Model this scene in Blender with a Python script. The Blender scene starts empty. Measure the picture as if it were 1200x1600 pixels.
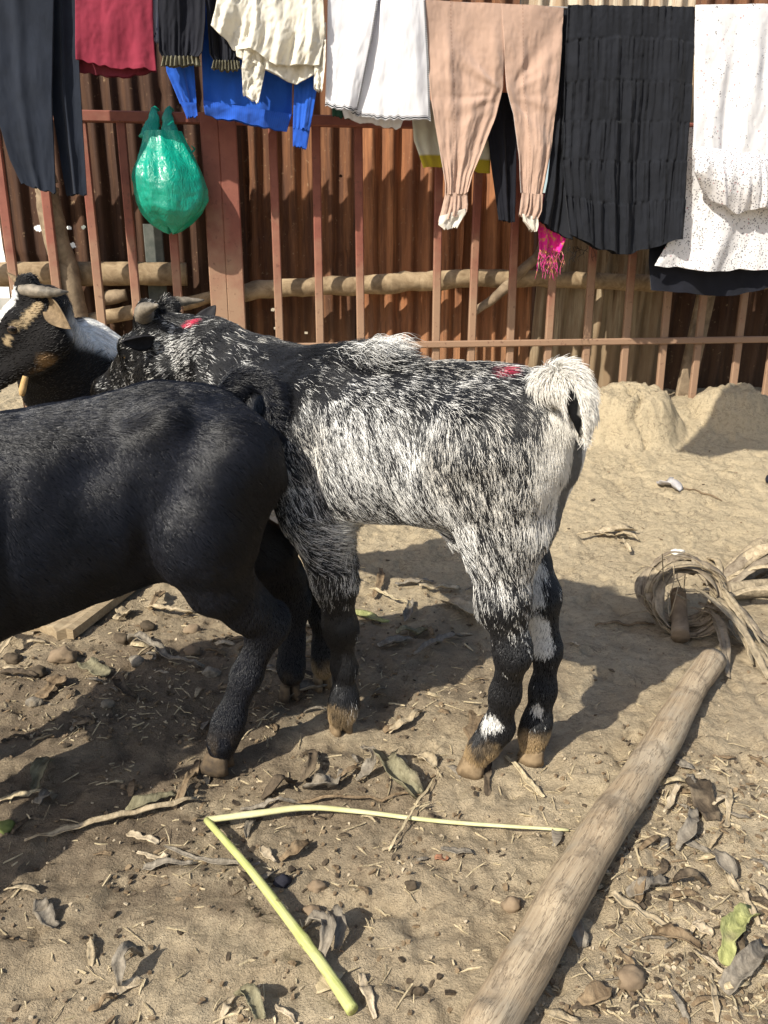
import bpy, bmesh, math, random
import numpy as np
from mathutils import Vector, Matrix

# ------------------------------------------------------------------ camera, light, exposure
S = bpy.context.scene
COL = S.collection
PITCH = math.radians(17.5)
FPX = 1300.0                       # focal length in pixels of the 1200 x 1600 photograph
CAM = np.array([0.0, 0.0, 0.85])
cd = bpy.data.cameras.new('camera'); cam = bpy.data.objects.new('camera', cd); COL.objects.link(cam)
cam.location = CAM; cam.rotation_euler = (math.pi/2 - PITCH, 0, 0)
cd.sensor_fit = 'VERTICAL'; cd.sensor_height = 24.0; cd.lens = 24.0*FPX/1600.0
cd.clip_start = 0.02; cd.clip_end = 400
cd.dof.use_dof = False
S.camera = cam

SUN_TRAVEL = Vector((0.80, 0.90, -1.0)).normalized()
elev = math.asin(-SUN_TRAVEL.z)
w = bpy.data.worlds.new('World'); S.world = w; w.use_nodes = True
nt = w.node_tree; nt.nodes.clear()
sky = nt.nodes.new('ShaderNodeTexSky'); sky.sky_type = 'NISHITA'; sky.sun_disc = False
sky.sun_elevation = elev; sky.sun_rotation = math.atan2(-SUN_TRAVEL.x, -SUN_TRAVEL.y) % (2*math.pi)
sky.air_density = 1.0; sky.dust_density = 2.0; sky.ozone_density = 1.0
bg = nt.nodes.new('ShaderNodeBackground'); bg.inputs['Strength'].default_value = 0.12
wo = nt.nodes.new('ShaderNodeOutputWorld')
nt.links.new(sky.outputs[0], bg.inputs[0]); nt.links.new(bg.outputs[0], wo.inputs[0])
sl = bpy.data.lights.new('sun', 'SUN'); sun = bpy.data.objects.new('sun', sl); COL.objects.link(sun)
sl.energy = 4.8; sl.angle = math.radians(0.55); sl.color = (1.0, 0.945, 0.83)
sun.rotation_euler = SUN_TRAVEL.to_track_quat('-Z', 'Y').to_euler(); sun.location = (-4, -4, 6)
S.view_settings.view_transform = 'Standard'; S.view_settings.look = 'None'
S.view_settings.exposure = 0.5; S.view_settings.gamma = 1.0
S.view_settings.use_curve_mapping = False

# ------------------------------------------------------------------ helpers
rng = np.random.default_rng(7)
random.seed(7)
CT, ST = math.cos(PITCH), math.sin(PITCH)

def ray(px, py):
    px = np.asarray(px, float); py = np.asarray(py, float)
    r = (px-600)/FPX; u = (800-py)/FPX
    return np.stack([r, CT + u*ST, -ST + u*CT], -1)
def P(px, py, Y):
    d = ray(px, py); return CAM + d*(np.asarray(Y)/d[..., 1])[..., None]
FYAW = 0.14                        # the gate, the clothes line and the sheets run slightly away to the right
FN = np.array([FYAW, -1.0, 0.0]); FN /= np.linalg.norm(FN)      # faces the camera
def FP(px, py, Y0):
    d = ray(px, py); t = Y0/(d[..., 1] - FYAW*d[..., 0])
    return CAM + d*t[..., None]
def proj(p):
    q = np.asarray(p) - CAM
    z = q[..., 1]*CT - q[..., 2]*ST; u = q[..., 1]*ST + q[..., 2]*CT
    return 600 + FPX*q[..., 0]/z, 800 - FPX*u/z

def _h(ix, iy, iz, seed):
    n = (ix*374761393 + iy*668265263 + iz*1274126177 + seed*974711) & 0xFFFFFFFF
    n = ((n ^ (n >> 13))*1274126177) & 0xFFFFFFFF
    n = ((n ^ (n >> 16))*2246822519) & 0xFFFFFFFF
    return ((n ^ (n >> 15)) & 0xFFFFFF)/float(0xFFFFFF)
def vn(p, seed=0):
    p = np.asarray(p, float); i = np.floor(p).astype(np.int64); f = p - i; f = f*f*(3-2*f)
    r = 0
    for dx in (0, 1):
        wx = f[..., 0] if dx else 1-f[..., 0]
        for dy in (0, 1):
            wy = f[..., 1] if dy else 1-f[..., 1]
            for dz in (0, 1):
                wz = f[..., 2] if dz else 1-f[..., 2]
                r = r + wx*wy*wz*_h(i[..., 0]+dx, i[..., 1]+dy, i[..., 2]+dz, seed)
    return r
def fbm(p, o=4, seed=0):
    p = np.asarray(p, float); a, s, n = 0.5, 0, 0
    for k in range(o):
        s = s + a*vn(p, seed+k*17); n += a; a *= .5; p = p*2.03 + 11.3
    return s/n
def sm(a, b, x):
    t = np.clip((np.asarray(x, float)-a)/(b-a), 0, 1); return t*t*(3-2*t)

# ---- the lie of the land: flat yard, rising to a bank under the gate
MOUNDS = [(0.93, 3.13, .20, .15, .165, 5), (1.36, 3.22, .17, .14, .135, 4), (1.13, 3.22, .22, .14, .05, 2), (0.66, 3.25, .25, .14, .07, 2)]
def terrain(x, y):
    x = np.asarray(x, float); y = np.asarray(y, float)
    t = np.clip((y-1.95)/(3.55-1.95), 0, 1)
    z = 0.235*(t*t*(3-2*t)*.5 + t*.5)
    zz = np.zeros_like(z)
    p3 = np.stack([x*7, y*7, x*0], -1)
    wob = (fbm(p3, 3, 5)-.5)
    for mx, my, rx, ry, hh, pw in MOUNDS:
        r = np.sqrt(((x-mx)/rx)**2 + ((y-my)/ry)**2)*(1+.35*wob)
        zz = np.maximum(zz, hh*np.exp(-r**pw))
    return z + zz + .012*(fbm(np.stack([x*1.7, y*1.7, x*0], -1), 2, 9)-.5)
def G(px, py, lift=0.0):
    d = ray(px, py); lo, hi = .3, 8.0
    for k in range(400):
        t = .3 + k*.015
        q = CAM + d*t
        if q[2] <= terrain(q[0], q[1]) + lift: break
    lo, hi = t-.015, t
    for k in range(20):
        m = (lo+hi)/2; q = CAM + d*m
        if q[2] <= terrain(q[0], q[1]) + lift: hi = m
        else: lo = m
    return CAM + d*hi

# ---- objects
def tag(o, label=None, cat=None, group=None, kind=None):
    if label: o['label'] = label
    if cat: o['category'] = cat
    if group: o['group'] = group
    if kind: o['kind'] = kind
    return o
def empty(name, loc, label, cat, group=None):
    o = bpy.data.objects.new(name, None); COL.objects.link(o); o.location = tuple(loc); o.empty_display_size = .05
    return tag(o, label, cat, group)
def mesh_obj(name, V, F, mats, parent=None, smooth=True, origin=None, uv=None, col=None, mi=None):
    V = np.asarray(V, float)
    if origin is None: origin = np.zeros(3)
    wo = np.asarray(origin, float)
    base = np.array(parent.matrix_world.translation if parent is None else wpos(parent)) if parent is not None else np.zeros(3)
    me = bpy.data.meshes.new(name)
    VV = V - (base if parent is not None else wo)
    if isinstance(F, np.ndarray) and F.ndim == 2:
        n, k = F.shape
        me.vertices.add(len(VV)); me.vertices.foreach_set('co', VV.astype(np.float32).ravel())
        me.loops.add(n*k); me.loops.foreach_set('vertex_index', F.astype(np.int32).ravel())
        me.polygons.add(n); me.polygons.foreach_set('loop_start', np.arange(0, n*k, k, dtype=np.int32))
        me.update(calc_edges=True); me.validate()
    else:
        me.from_pydata([tuple(v) for v in VV], [], [tuple(int(i) for i in f) for f in F]); me.update()
    if smooth: me.polygons.foreach_set('use_smooth', [True]*len(me.polygons))
    for m in (mats if isinstance(mats, (list, tuple)) else [mats]): me.materials.append(m)
    if mi is not None: me.polygons.foreach_set('material_index', np.asarray(mi, np.int32))
    if uv is not None:
        l = me.uv_layers.new(name='uv'); li = np.empty(len(me.loops), np.int32); me.loops.foreach_get('vertex_index', li)
        l.data.foreach_set('uv', np.asarray(uv, np.float32)[li].ravel())
    if col is not None:
        a = me.color_attributes.new('coat', 'FLOAT_COLOR', 'POINT')
        c = np.ones((len(VV), 4), np.float32); c[:, :3] = col; a.data.foreach_set('color', c.ravel())
    o = bpy.data.objects.new(name, me); COL.objects.link(o)
    if parent is not None: o.parent = parent
    else: o.location = tuple(wo)
    return o
def wpos(o):
    v = Vector((0, 0, 0))
    while o is not None: v = v + o.location; o = o.parent
    return np.array(v)
def dup(o, loc, rot=None, scale=None):
    c = o.copy(); COL.objects.link(c); c.location = tuple(loc)
    if rot is not None: c.rotation_euler = rot
    if scale is not None: c.scale = scale
    return c
def grid_faces(n, m, wrap=False, off=0):
    mm = m if wrap else m-1
    i, j = np.meshgrid(np.arange(n-1), np.arange(mm), indexing='ij')
    j2 = (j+1) % m
    return np.stack([i*m+j, i*m+j2, (i+1)*m+j2, (i+1)*m+j], -1).reshape(-1, 4) + off
class MB:
    def __init__(s): s.V = []; s.F = []; s.n = 0
    def add(s, V, F):
        V = np.asarray(V, float); s.V.append(V); s.F += [tuple(int(i)+s.n for i in f) for f in F]; s.n += len(V)
    def build(s, name, mat, parent=None, smooth=True, origin=None):
        return mesh_obj(name, np.concatenate(s.V), s.F, mat, parent, smooth, origin)
def frame_from(d, upv=(0, 0, 1)):
    d = np.asarray(d, float); d = d/np.linalg.norm(d); u = np.asarray(upv, float)
    s = np.cross(d, u)
    if np.linalg.norm(s) < 1e-4: s = np.cross(d, (1, 0, 0))
    s /= np.linalg.norm(s); return d, s, np.cross(s, d)
def catmull(pts, n):
    pts = np.asarray(pts, float)
    if len(pts) == 2: return pts[0] + (pts[1]-pts[0])*np.linspace(0, 1, n)[:, None]
    Q = np.vstack([2*pts[0]-pts[1], pts, 2*pts[-1]-pts[-2]])
    t = np.linspace(0, len(pts)-1-1e-6, n); i = t.astype(int); f = (t-i)[:, None]
    a, b, c, d = Q[i], Q[i+1], Q[i+2], Q[i+3]
    return .5*((2*b)+(c-a)*f+(2*a-5*b+4*c-d)*f*f+(3*b-a-3*c+d)*f**3)
def tube(path, rad, seg=10, flat=None, rough=0.0, seed=0, cap=True, upv=(0, 0, 1), freq=30.):
    """closed tube along a path; rad: number or per-point list; flat: (side, up) scale."""
    path = np.asarray(path, float); n = len(path)
    rad = np.full(n, rad, float) if np.isscalar(rad) else np.interp(np.linspace(0, 1, n), np.linspace(0, 1, len(rad)), rad)
    T = np.gradient(path, axis=0); T /= np.linalg.norm(T, axis=1)[:, None]+1e-12
    up = np.asarray(upv, float); s = np.cross(T, up); ln = np.linalg.norm(s, axis=1)
    s[ln < 1e-3] = np.cross(T[ln < 1e-3], (1, 0, 0)); s /= np.linalg.norm(s, axis=1)[:, None]
    u = np.cross(s, T); a = np.linspace(0, 2*math.pi, seg, endpoint=False)
    fs, fu = flat if flat else (1, 1)
    V = path[:, None] + rad[:, None, None]*(np.cos(a)[None, :, None]*fs*s[:, None] + np.sin(a)[None, :, None]*fu*u[:, None])
    if rough:
        nn = fbm(V*freq, 3, seed)-.5; c = V - path[:, None]; V = path[:, None] + c*(1+rough*2*nn[..., None])
    V = V.reshape(-1, 3); F = [tuple(f) for f in grid_faces(n, seg, True)]
    if cap:
        b = len(V); V = np.vstack([V, path[:1], path[-1:]])
        F += [(b, (j+1) % seg, j) for j in range(seg)]
        o = (n-1)*seg; F += [(b+1, o+j, o+(j+1) % seg) for j in range(seg)]
    return V, F
def box(c, ax, ay, az, bev=0.0):
    """box about c with half-axis vectors; optional chamfer of the long edges (along az)."""
    c, ax, ay, az = [np.asarray(v, float) for v in (c, ax, ay, az)]
    if bev <= 0:
        V = [c+sx*ax+sy*ay+sz*az for sz in (-1, 1) for sx, sy in ((-1, -1), (1, -1), (1, 1), (-1, 1))]
        return V, [(3, 2, 1, 0), (4, 5, 6, 7), (0, 1, 5, 4), (1, 2, 6, 5), (2, 3, 7, 6), (3, 0, 4, 7)]
    bx = min(.49, bev/np.linalg.norm(ax)); by = min(.49, bev/np.linalg.norm(ay))
    ring = [(-1+bx, -1), (1-bx, -1), (1, -1+by), (1, 1-by), (1-bx, 1), (-1+bx, 1), (-1, 1-by), (-1, -1+by)]
    V = [c+x*ax+y*ay+sz*az for sz in (-1, 1) for x, y in ring]
    F = [tuple(range(7, -1, -1)), tuple(range(8, 16))] + [(j, (j+1) % 8, 8+(j+1) % 8, 8+j) for j in range(8)]
    return V, F

# ------------------------------------------------------------------ materials
class NT:
    def __init__(s, name):
        s.m = bpy.data.materials.new(name); s.m.use_nodes = True; s.t = s.m.node_tree
        s.b = s.t.nodes['Principled BSDF']; s.out = s.t.nodes['Material Output']
        s.co = s.t.nodes.new('ShaderNodeTexCoord')
        g = s.t.nodes.new('ShaderNodeNewGeometry'); s.pos = g.outputs['Position']
    def n(s, typ, **kw):
        x = s.t.nodes.new(typ)
        for k, v in kw.items(): setattr(x, k, v)
        return x
    def l(s, a, b): s.t.links.new(a, b)
    def put(s, inp, v):
        if hasattr(v, 'is_linked') or hasattr(v, 'links'): s.l(v, inp)
        else: inp.default_value = v if not (isinstance(v, tuple) and len(v) == 3 and inp.type == 'RGBA') else (*v, 1)
    def map(s, scale=(1, 1, 1), vec=None, rot=(0, 0, 0)):
        m = s.n('ShaderNodeMapping'); m.inputs['Scale'].default_value = scale; m.inputs['Rotation'].default_value = rot
        s.l(vec if vec is not None else s.pos, m.inputs['Vector']); return m.outputs[0]
    def noise(s, scale, detail=4, rough=.55, vec=None, dist=0.0):
        x = s.n('ShaderNodeTexNoise'); x.inputs['Scale'].default_value = scale; x.inputs['Detail'].default_value = detail
        x.inputs['Roughness'].default_value = rough; x.inputs['Distortion'].default_value = dist
        s.l(vec if vec is not None else s.pos, x.inputs['Vector']); return x.outputs['Fac']
    def voro(s, scale, vec=None, feature='F1', out='Distance', rnd=1.0):
        x = s.n('ShaderNodeTexVoronoi', feature=feature); x.inputs['Scale'].default_value = scale; x.inputs['Randomness'].default_value = rnd
        s.l(vec if vec is not None else s.pos, x.inputs['Vector']); return x.outputs[out]
    def ramp(s, fac, *stops, interp='LINEAR'):
        r = s.n('ShaderNodeValToRGB'); e = r.color_ramp.elements; r.color_ramp.interpolation = interp
        while len(e) < len(stops): e.new(.5)
        for k, (p, c) in enumerate(stops):
            e[k].position = p; e[k].color = (*c, 1) if isinstance(c, tuple) else (c, c, c, 1)
        s.l(fac, r.inputs[0]); return r.outputs[0]
    def mix(s, fac, a, b, blend='MIX'):
        x = s.n('ShaderNodeMix', data_type='RGBA', blend_type=blend); s.put(x.inputs['Factor'], fac)
        s.put(x.inputs['A'], a); s.put(x.inputs['B'], b)
        return x.outputs['Result']
    def math(s, op, a, b=0.0):
        x = s.n('ShaderNodeMath', operation=op); s.put(x.inputs[0], a); s.put(x.inputs[1], b); return x.outputs[0]
    def rng(s, v, a, b, c=0.0, d=1.0):
        x = s.n('ShaderNodeMapRange'); s.l(v, x.inputs[0])
        for k, q in enumerate((a, b, c, d)): x.inputs[k+1].default_value = q
        return x.outputs[0]
    def bump(s, h, strength=.3, dist=.005, prev=None):
        x = s.n('ShaderNodeBump'); x.inputs['Strength'].default_value = strength; x.inputs['Distance'].default_value = dist
        s.l(h, x.inputs['Height'])
        if prev is not None: s.l(prev, x.inputs['Normal'])
        s.l(x.outputs[0], s.b.inputs['Normal']); return x.outputs[0]
    def xyz(s, v=None):
        x = s.n('ShaderNodeSeparateXYZ'); s.l(v if v is not None else s.pos, x.inputs[0]); return x.outputs
    def base(s, c, rough=.8, spec=.3, **kw):
        s.put(s.b.inputs['Base Color'], c); s.put(s.b.inputs['Roughness'], rough); s.put(s.b.inputs['Specular IOR Level'], spec)
        for k, v in kw.items(): s.put(s.b.inputs[k.replace('_', ' ')], v)
        return s

def mat_fabric(name, col, var=.12, trans=0.0, rough=.9, sheen=.25, weave=900., extra=None, wr=1.0):
    n = NT(name); uv = n.co.outputs['UV']
    c = n.mix(n.ramp(n.noise(14, 4), (.3, 0.), (.7, 1.)), tuple(max(0, x*(1-var)) for x in col), tuple(min(1, x*(1+var)) for x in col))
    if extra: c = extra(n, c, uv)
    n.base(c, rough, .2); n.b.inputs['Sheen Weight'].default_value = sheen; n.b.inputs['Sheen Roughness'].default_value = .5
    b1 = n.bump(n.noise(40, 4, .55, vec=n.map((1, 1, .3))), .22*wr, .005)
    n.bump(n.noise(weave, 2, .5, vec=n.map((1, 1, .5))), .25, .0008, b1)
    if trans > 0:
        t = n.n('ShaderNodeBsdfTranslucent'); n.put(t.inputs['Color'], c)
        mx = n.n('ShaderNodeMixShader'); mx.inputs[0].default_value = trans
        n.l(n.b.outputs[0], mx.inputs[1]); n.l(t.outputs[0], mx.inputs[2]); n.l(mx.outputs[0], n.out.inputs['Surface'])
    return n.m
def mat_wood(name, light, dark, scale=1.0, vec_scale=(8, 8, 1), rot=(0, 0, 0), grey=None):
    n = NT(name); v = n.map(tuple(k*scale for k in vec_scale), vec=n.co.outputs['Object'], rot=rot)
    g = n.noise(4, 6, .65, vec=v, dist=.6)
    c = n.mix(n.ramp(g, (.3, 0.), (.68, 1.)), dark, light)
    blot = n.noise(9, 3, .6)
    c = n.mix(n.ramp(blot, (.52, 0.), (.7, .55)), c, tuple(k*.5 for k in dark) if grey is None else grey)
    n.base(c, .85, .2); b = n.bump(g, .5, .006); n.bump(n.noise(60, 4, .6, vec=v), .3, .003, b)
    return n.m
def mat_plain(name, c1, c2, scale=40, rough=.85, spec=.2, bump=.3, bd=.003, trans=0.0):
    n = NT(name); g = n.noise(scale, 5, .6)
    c = n.mix(n.ramp(g, (.35, 0.), (.65, 1.)), c1, c2); n.base(c, rough, spec); n.bump(g, bump, bd)
    return n.m
# ------------------------------------------------------------------ ground
def ground_mat():
    n = NT('trodden_clay')
    big = n.noise(1.6, 5, .6); mid = n.noise(9, 6, .65); fine = n.noise(70, 5, .7); grit = n.noise(330, 3, .7)
    c = n.mix(n.ramp(mid, (.3, 0.), (.7, 1.)), (.41, .325, .212), (.55, .455, .312))
    c = n.mix(n.ramp(big, (.40, 0.), (.62, .55)), c, (.35, .265, .172))
    # paler, yellower dust towards the bank
    x, y, z = n.xyz()
    dry = n.math('ADD', n.rng(y, 1.5, 2.7), n.math('MULTIPLY', n.rng(big, .3, .7, -.4, .4), 1.0))
    c = n.mix(n.rng(dry, .1, .9, 0, .75), c, (.53, .435, .285))
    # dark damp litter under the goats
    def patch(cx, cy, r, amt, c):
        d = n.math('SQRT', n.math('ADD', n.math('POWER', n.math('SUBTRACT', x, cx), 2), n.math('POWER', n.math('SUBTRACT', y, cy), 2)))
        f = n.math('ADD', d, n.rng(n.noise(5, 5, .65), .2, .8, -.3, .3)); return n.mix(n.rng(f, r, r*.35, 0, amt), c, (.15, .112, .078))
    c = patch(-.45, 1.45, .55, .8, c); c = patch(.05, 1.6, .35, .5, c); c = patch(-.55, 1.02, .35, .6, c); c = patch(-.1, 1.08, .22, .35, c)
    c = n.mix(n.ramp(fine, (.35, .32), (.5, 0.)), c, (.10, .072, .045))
    c = n.mix(n.ramp(fine, (.60, 0.), (.72, .4)), c, (.42, .335, .22))
    spk = n.voro(190); c = n.mix(n.ramp(spk, (.05, .55), (.16, 0.)), c, (.47, .40, .28))
    spd = n.voro(85); c = n.mix(n.ramp(spd, (.04, .6), (.12, 0.)), c, (.075, .055, .038))
    ln = n.ramp(n.noise(13, 6, .62, dist=1.2), (.488, 0.), (.499, 1.), (.503, 1.), (.514, 0.)); lm = n.ramp(n.noise(6, 3, .6), (.50, 0.), (.60, 1.)); ck = n.math('MULTIPLY', ln, lm)
    c = n.mix(n.math('MULTIPLY', ck, .75), c, (.11, .08, .05))
    sp2 = n.voro(420); c = n.mix(n.ramp(sp2, (.10, .5), (.22, 0.)), c, (.60, .50, .35))
    sp3 = n.voro(260); c = n.mix(n.ramp(sp3, (.07, .7), (.15, 0.)), c, (.10, .075, .05))
    n.base(c, .95, .12)
    b = n.bump(n.noise(28, 8, .72), .8, .02); b = n.bump(ck, -.8, .006, b)
    b = n.bump(fine, 1.0, .009, b); n.bump(grit, .8, .004, b)
    return n.m
M_ground = ground_mat()
def rough(X, Y):
    """clods, hoof pocks and the crumbling face of the mounds, on top of the lie of the land"""
    X = np.asarray(X, float); Y = np.asarray(Y, float); Z = terrain(X, Y); p = np.stack([X, Y, X*0], -1)
    near = sm(2.0, 1.7, np.abs(X-.15))*sm(.3, .6, Y)*sm(4.0, 3.6, Y)
    r = .020*(fbm(p*11, 3, 21)-.5) + .016*(fbm(p*32, 3, 31)-.5) + .007*(fbm(p*80, 2, 41)-.5)
    pock = vn(p*np.array([24, 24, 1]), 77); r = r - .010*sm(.74, .92, pock)           # hoof pocks
    clod = vn(p*np.array([55, 55, 1]), 78); r = r + .006*sm(.72, .95, clod)
    mnd = np.zeros_like(X)
    for mx, my, rx, ry, hh, pw in MOUNDS[:2]:
        q = np.sqrt(((X-mx)/rx)**2+((Y-my)/ry)**2); mnd = np.maximum(mnd, sm(1.6, .9, q))
    r = r + mnd*(.045*(fbm(np.stack([X*24, Y*24, Z*7], -1), 4, 51)-.5)+.02*(fbm(np.stack([X*60, Y*20, Z*4], -1), 2, 52)-.5))
    crack = np.abs(X-.935-.018*np.sin(Y*60)); r = r - .03*mnd*sm(.012, .002, crack)*(Y < 3.14)
    return r*near
def surf(x, y): return terrain(x, y)+rough(x, y)
def build_ground():
    xs = np.concatenate([[-60, -25, -10, -5, -3, -2.4], np.arange(-1.75, 2.1, .0085), [2.3, 2.7, 3.5, 5, 10, 25, 60]])
    ys = np.concatenate([[-60, -25, -8, -3, -1, 0, .3], np.arange(.5, 3.75, .0085), [3.8, 4, 4.4, 5, 7, 12, 30, 60, 120]])
    X, Y = np.meshgrid(xs, ys); Z = terrain(X, Y)
    Z = Z+rough(X, Y)
    V = np.stack([X, Y, Z], -1).reshape(-1, 3)
    F = grid_faces(len(ys), len(xs))
    o = mesh_obj('ground', V, F, M_ground); tag(o, kind='structure'); return o
build_ground()

# ------------------------------------------------------------------ steel gate and rails
def steel_mat():
    n = NT('red_oxide_steel'); x, y, z = n.xyz()
    g = n.noise(16, 5, .6); c = n.mix(n.ramp(g, (.3, 0.), (.7, 1.)), (.17, .052, .036), (.235, .082, .055))
    dust = n.math('ADD', n.rng(z, 1.0, .48, 0, 1.0), n.rng(n.noise(7, 4, .6), .3, .7, -.30, .30))
    c = n.mix(n.rng(dust, .12, .75, 0, .8), c, (.30, .20, .125))
    c = n.mix(n.ramp(n.noise(60, 3), (.62, 0.), (.72, .6)), c, (.10, .042, .028))
    n.base(c, .62, .35); n.bump(n.noise(120, 4), .2, .002); return n.m
M_steel = steel_mat()
YG, YS, YL = 3.40, 3.64, 3.12
AXF = np.array([1.0, FYAW, 0])/math.hypot(1, FYAW)
def bar_between(parent, name, a, b, w2, d2, mat=None, off=0.0):
    a, b = np.asarray(a), np.asarray(b); c = (a+b)/2 + FN*off; z = (b-a)/2
    if abs(z[2]) > .5*np.linalg.norm(z): V, F = box(c, AXF*w2, -FN*d2, z, .004)
    else: V, F = box(c, np.array([0, 0, w2]), -FN*d2, z, .004)
    return mesh_obj(name, V, F, mat or M_steel, parent, smooth=False)
def at_z(px, py, ztop, zbot, off=0):
    p = FP(px, py, YG); return np.array([p[0], p[1], zbot]), np.array([p[0], p[1], ztop])
zrail = FP(200, 183, YG)[2]; zlow = FP(700, 537, YG)[2]
def rail_z(px): return np.interp(px, [0, 1200], [FP(0, 178, YG)[2], FP(1200, 200, YG)[2]])
gl = empty('steel_gate', FP(170, 620, YG), 'rust red steel gate leaf with the green bag, left of the double post', 'gate')
gr = empty('steel_fence', FP(800, 600, YG), 'rust red steel bar fence right of the double post, with a dusty low rail', 'fence')
ZT = zrail
rh = .019
zg = lambda p: float(terrain(p[0], p[1])) - .06
for x, y in ((-52, 400), (17, 400), (83, 400), (146, 370), (207, 400), (275, 420)):
    a, b = at_z(x, y, ZT-rh, .12); bar_between(gl, 'bar', a, b, .0165, .010)
a, b = at_z(339, 400, ZT+rh, .1); bar_between(gl, 'stile', a, b, .033, .020)
pa = FP(-90, 183, YG); pb = FP(339, 183, YG)
pa[2] = pb[2] = ZT; bar_between(gl, 'top_rail', pa, pb-AXF*.033, rh, .018)
pa = FP(-90, 560, YG); pb = FP(339, 560, YG); zl2 = zlow-.012
pa[2] = pb[2] = zl2; bar_between(gl, 'bottom_rail', pa, pb-AXF*.033, .013, .016, off=.028)
a, b = at_z(365.5, 400, ZT+rh, .1); bar_between(gr, 'stile', a, b, .033, .020)
ps = FP(365.5, 400, YG); pe = FP(1420, 400, YG)
for nm, z, hw, dd, of in (('top_rail', ZT, rh, .018, 0), ('bottom_rail', zlow, .0135, .008, .019)):
    a = ps + AXF*.033; b = pe.copy(); a[2] = b[2] = z; bar_between(gr, nm, a, b, hw, dd, off=of)
for x, y in ((433, 400), (498, 400), (560, 400), (683, 400), (741, 470), (800, 480), (861, 490), (920, 490), (980, 500), (1035, 520), (1092, 540), (1153, 540), (1208, 540), (1268, 540), (1330, 540)):
    a, b = at_z(x, y, ZT-rh, 0); a = a+AXF*random.gauss(0, .006)+FN*random.gauss(0, .004); b = b+AXF*random.gauss(0, .003); a[2] = zg(a) if x > 600 else zlow-.014
    bar_between(gr, 'bar', a, b, .0158, .010)

# ------------------------------------------------------------------ corrugated sheets behind
def sheet_mat(name, c1, c2, rust, rusty=.5, dusty=.55):
    n = NT(name); x, y, z = n.xyz(); v = n.map((1, 1, .25))
    g = n.noise(6, 6, .65, vec=v); c = n.mix(n.ramp(g, (.32, 0.), (.68, 1.)), c1, c2)
    s = n.noise(11, 6, .7, vec=n.map((2.5, 2.5, .22))); c = n.mix(n.ramp(s, (.52-.3*rusty, 0.), (.74-.3*rusty, .9)), c, rust); st = n.noise(30, 4, .7, vec=n.map((1.6, 1.6, .07))); c = n.mix(n.ramp(st, (.52, 0.), (.68, .7)), c, tuple(k*.35 for k in rust)); c = n.mix(n.ramp(n.noise(55, 4, .6), (.63, 0.), (.72, .5)), c, (.36, .25, .15))
    d = n.math('ADD', n.rng(z, .75, .3, 0, 1), n.rng(n.noise(5, 4), .3, .7, -.3, .3))
    c = n.mix(n.rng(d, .2, .9, 0, dusty), c, (.21, .145, .085))
    n.base(c, .75, .25, Metallic=.15); b = n.bump(g, .25, .006); n.bump(n.noise(140, 4, .6), .3, .002, b); return n.m
M_rust = sheet_mat('rusty_iron', (.14, .06, .028), (.25, .112, .05), (.085, .038, .022), .5, .35)
M_rust2 = sheet_mat('orange_rusty_iron', (.27, .108, .048), (.41, .185, .082), (.16, .068, .035), .4, .4)
M_old = sheet_mat('weathered_iron', (.30, .235, .15), (.40, .33, .22), (.20, .13, .075), .45, .7)
M_zinc = sheet_mat('zinc_iron', (.42, .36, .27), (.55, .49, .39), (.30, .20, .12), .4, 0)
M_shadeiron = sheet_mat('shade_dark_iron', (.060, .030, .018), (.10, .05, .027), (.045, .022, .014), .5, .12)  # rusty iron, its colour darkened to stand in for shade on the left
wallE = empty('corrugated_wall', FP(600, 560, YS), 'tall wall of rusty corrugated iron sheets behind the steel gate', 'sheet wall')
def sheet(px0, px1, z0, z1, off, mat, lean=0.0, amp=.0105, wl=.076, holes=(), bend=0.0, seed=0):
    amp = amp*1.25
    a = FP(px0, 390, YS); b = FP(px1, 390, YS); L = np.linalg.norm((b-a)[:2])
    nu = max(8, int(L/(.0032 if holes else .0063))); nv = max(8, int((z1-z0)/.03))
    if holes: nv = int((z1-z0)/.0032)
    u = np.linspace(0, L, nu); v = np.linspace(z0, z1, nv); U, Z = np.meshgrid(u, v)
    q = np.stack([U*4, Z*4, U*0+seed], -1)
    dn = amp*np.sin(2*math.pi*(U/wl)+seed)*(1+.25*(fbm(q, 2, 3)-.5)) + .020*(fbm(q*.6, 2, seed)-.5) - .010*sm(.68, .85, vn(q*1.6+3, seed+40)) + off + bend*(Z-z0)**2
    Ux = U + lean*(Z-z0) + .006*(fbm(q*1.3, 2, seed+5)-.5)
    V = a[None, None]*np.array([1, 1, 0]) + AXF*Ux[..., None] + FN*dn[..., None]; V[..., 2] = Z
    jag = .02*(vn(np.stack([U*9, U*0, U*0+seed], -1), 4)-.5); V[0, :, 2] += jag[0]; V[-1, :, 2] += jag[-1]
    Fc = grid_faces(nv, nu)
    if holes:
        cx = V.reshape(-1, 3)[Fc].mean(1); hx, hy = proj(cx); keep = np.ones(len(Fc), bool)
        for (x, y, r) in holes:
            w = 1+.5*(vn(np.stack([hx*.35, hy*.35, hx*0], -1), 8)-.5); keep &= ((hx-x)**2/1.5+(hy-y)**2) > (r*w)**2
        Fc = Fc[keep]
    return mesh_obj('corrugated_sheet', V.reshape(-1, 3), Fc, mat, wallE)
sheet(6, 205, .12, 1.62, 0, M_shadeiron, seed=1, holes=((60, 357, 5.5), (108, 356, 3.2), (114, 383, 3.8), (101, 367, 2.4), (205, 155, 4), (213, 165, 4.5), (130, 355, 2.6), (30, 425, 2.5)))
sheet(196, 385, .12, 1.66, .022, M_shadeiron, seed=2)
sheet(374, 552, .12, 1.66, .004, M_rust, lean=.015, seed=3, holes=((427, 484, 2.6), (430, 513, 2), (478, 520, 2), (532, 275, 2.4)))
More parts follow.
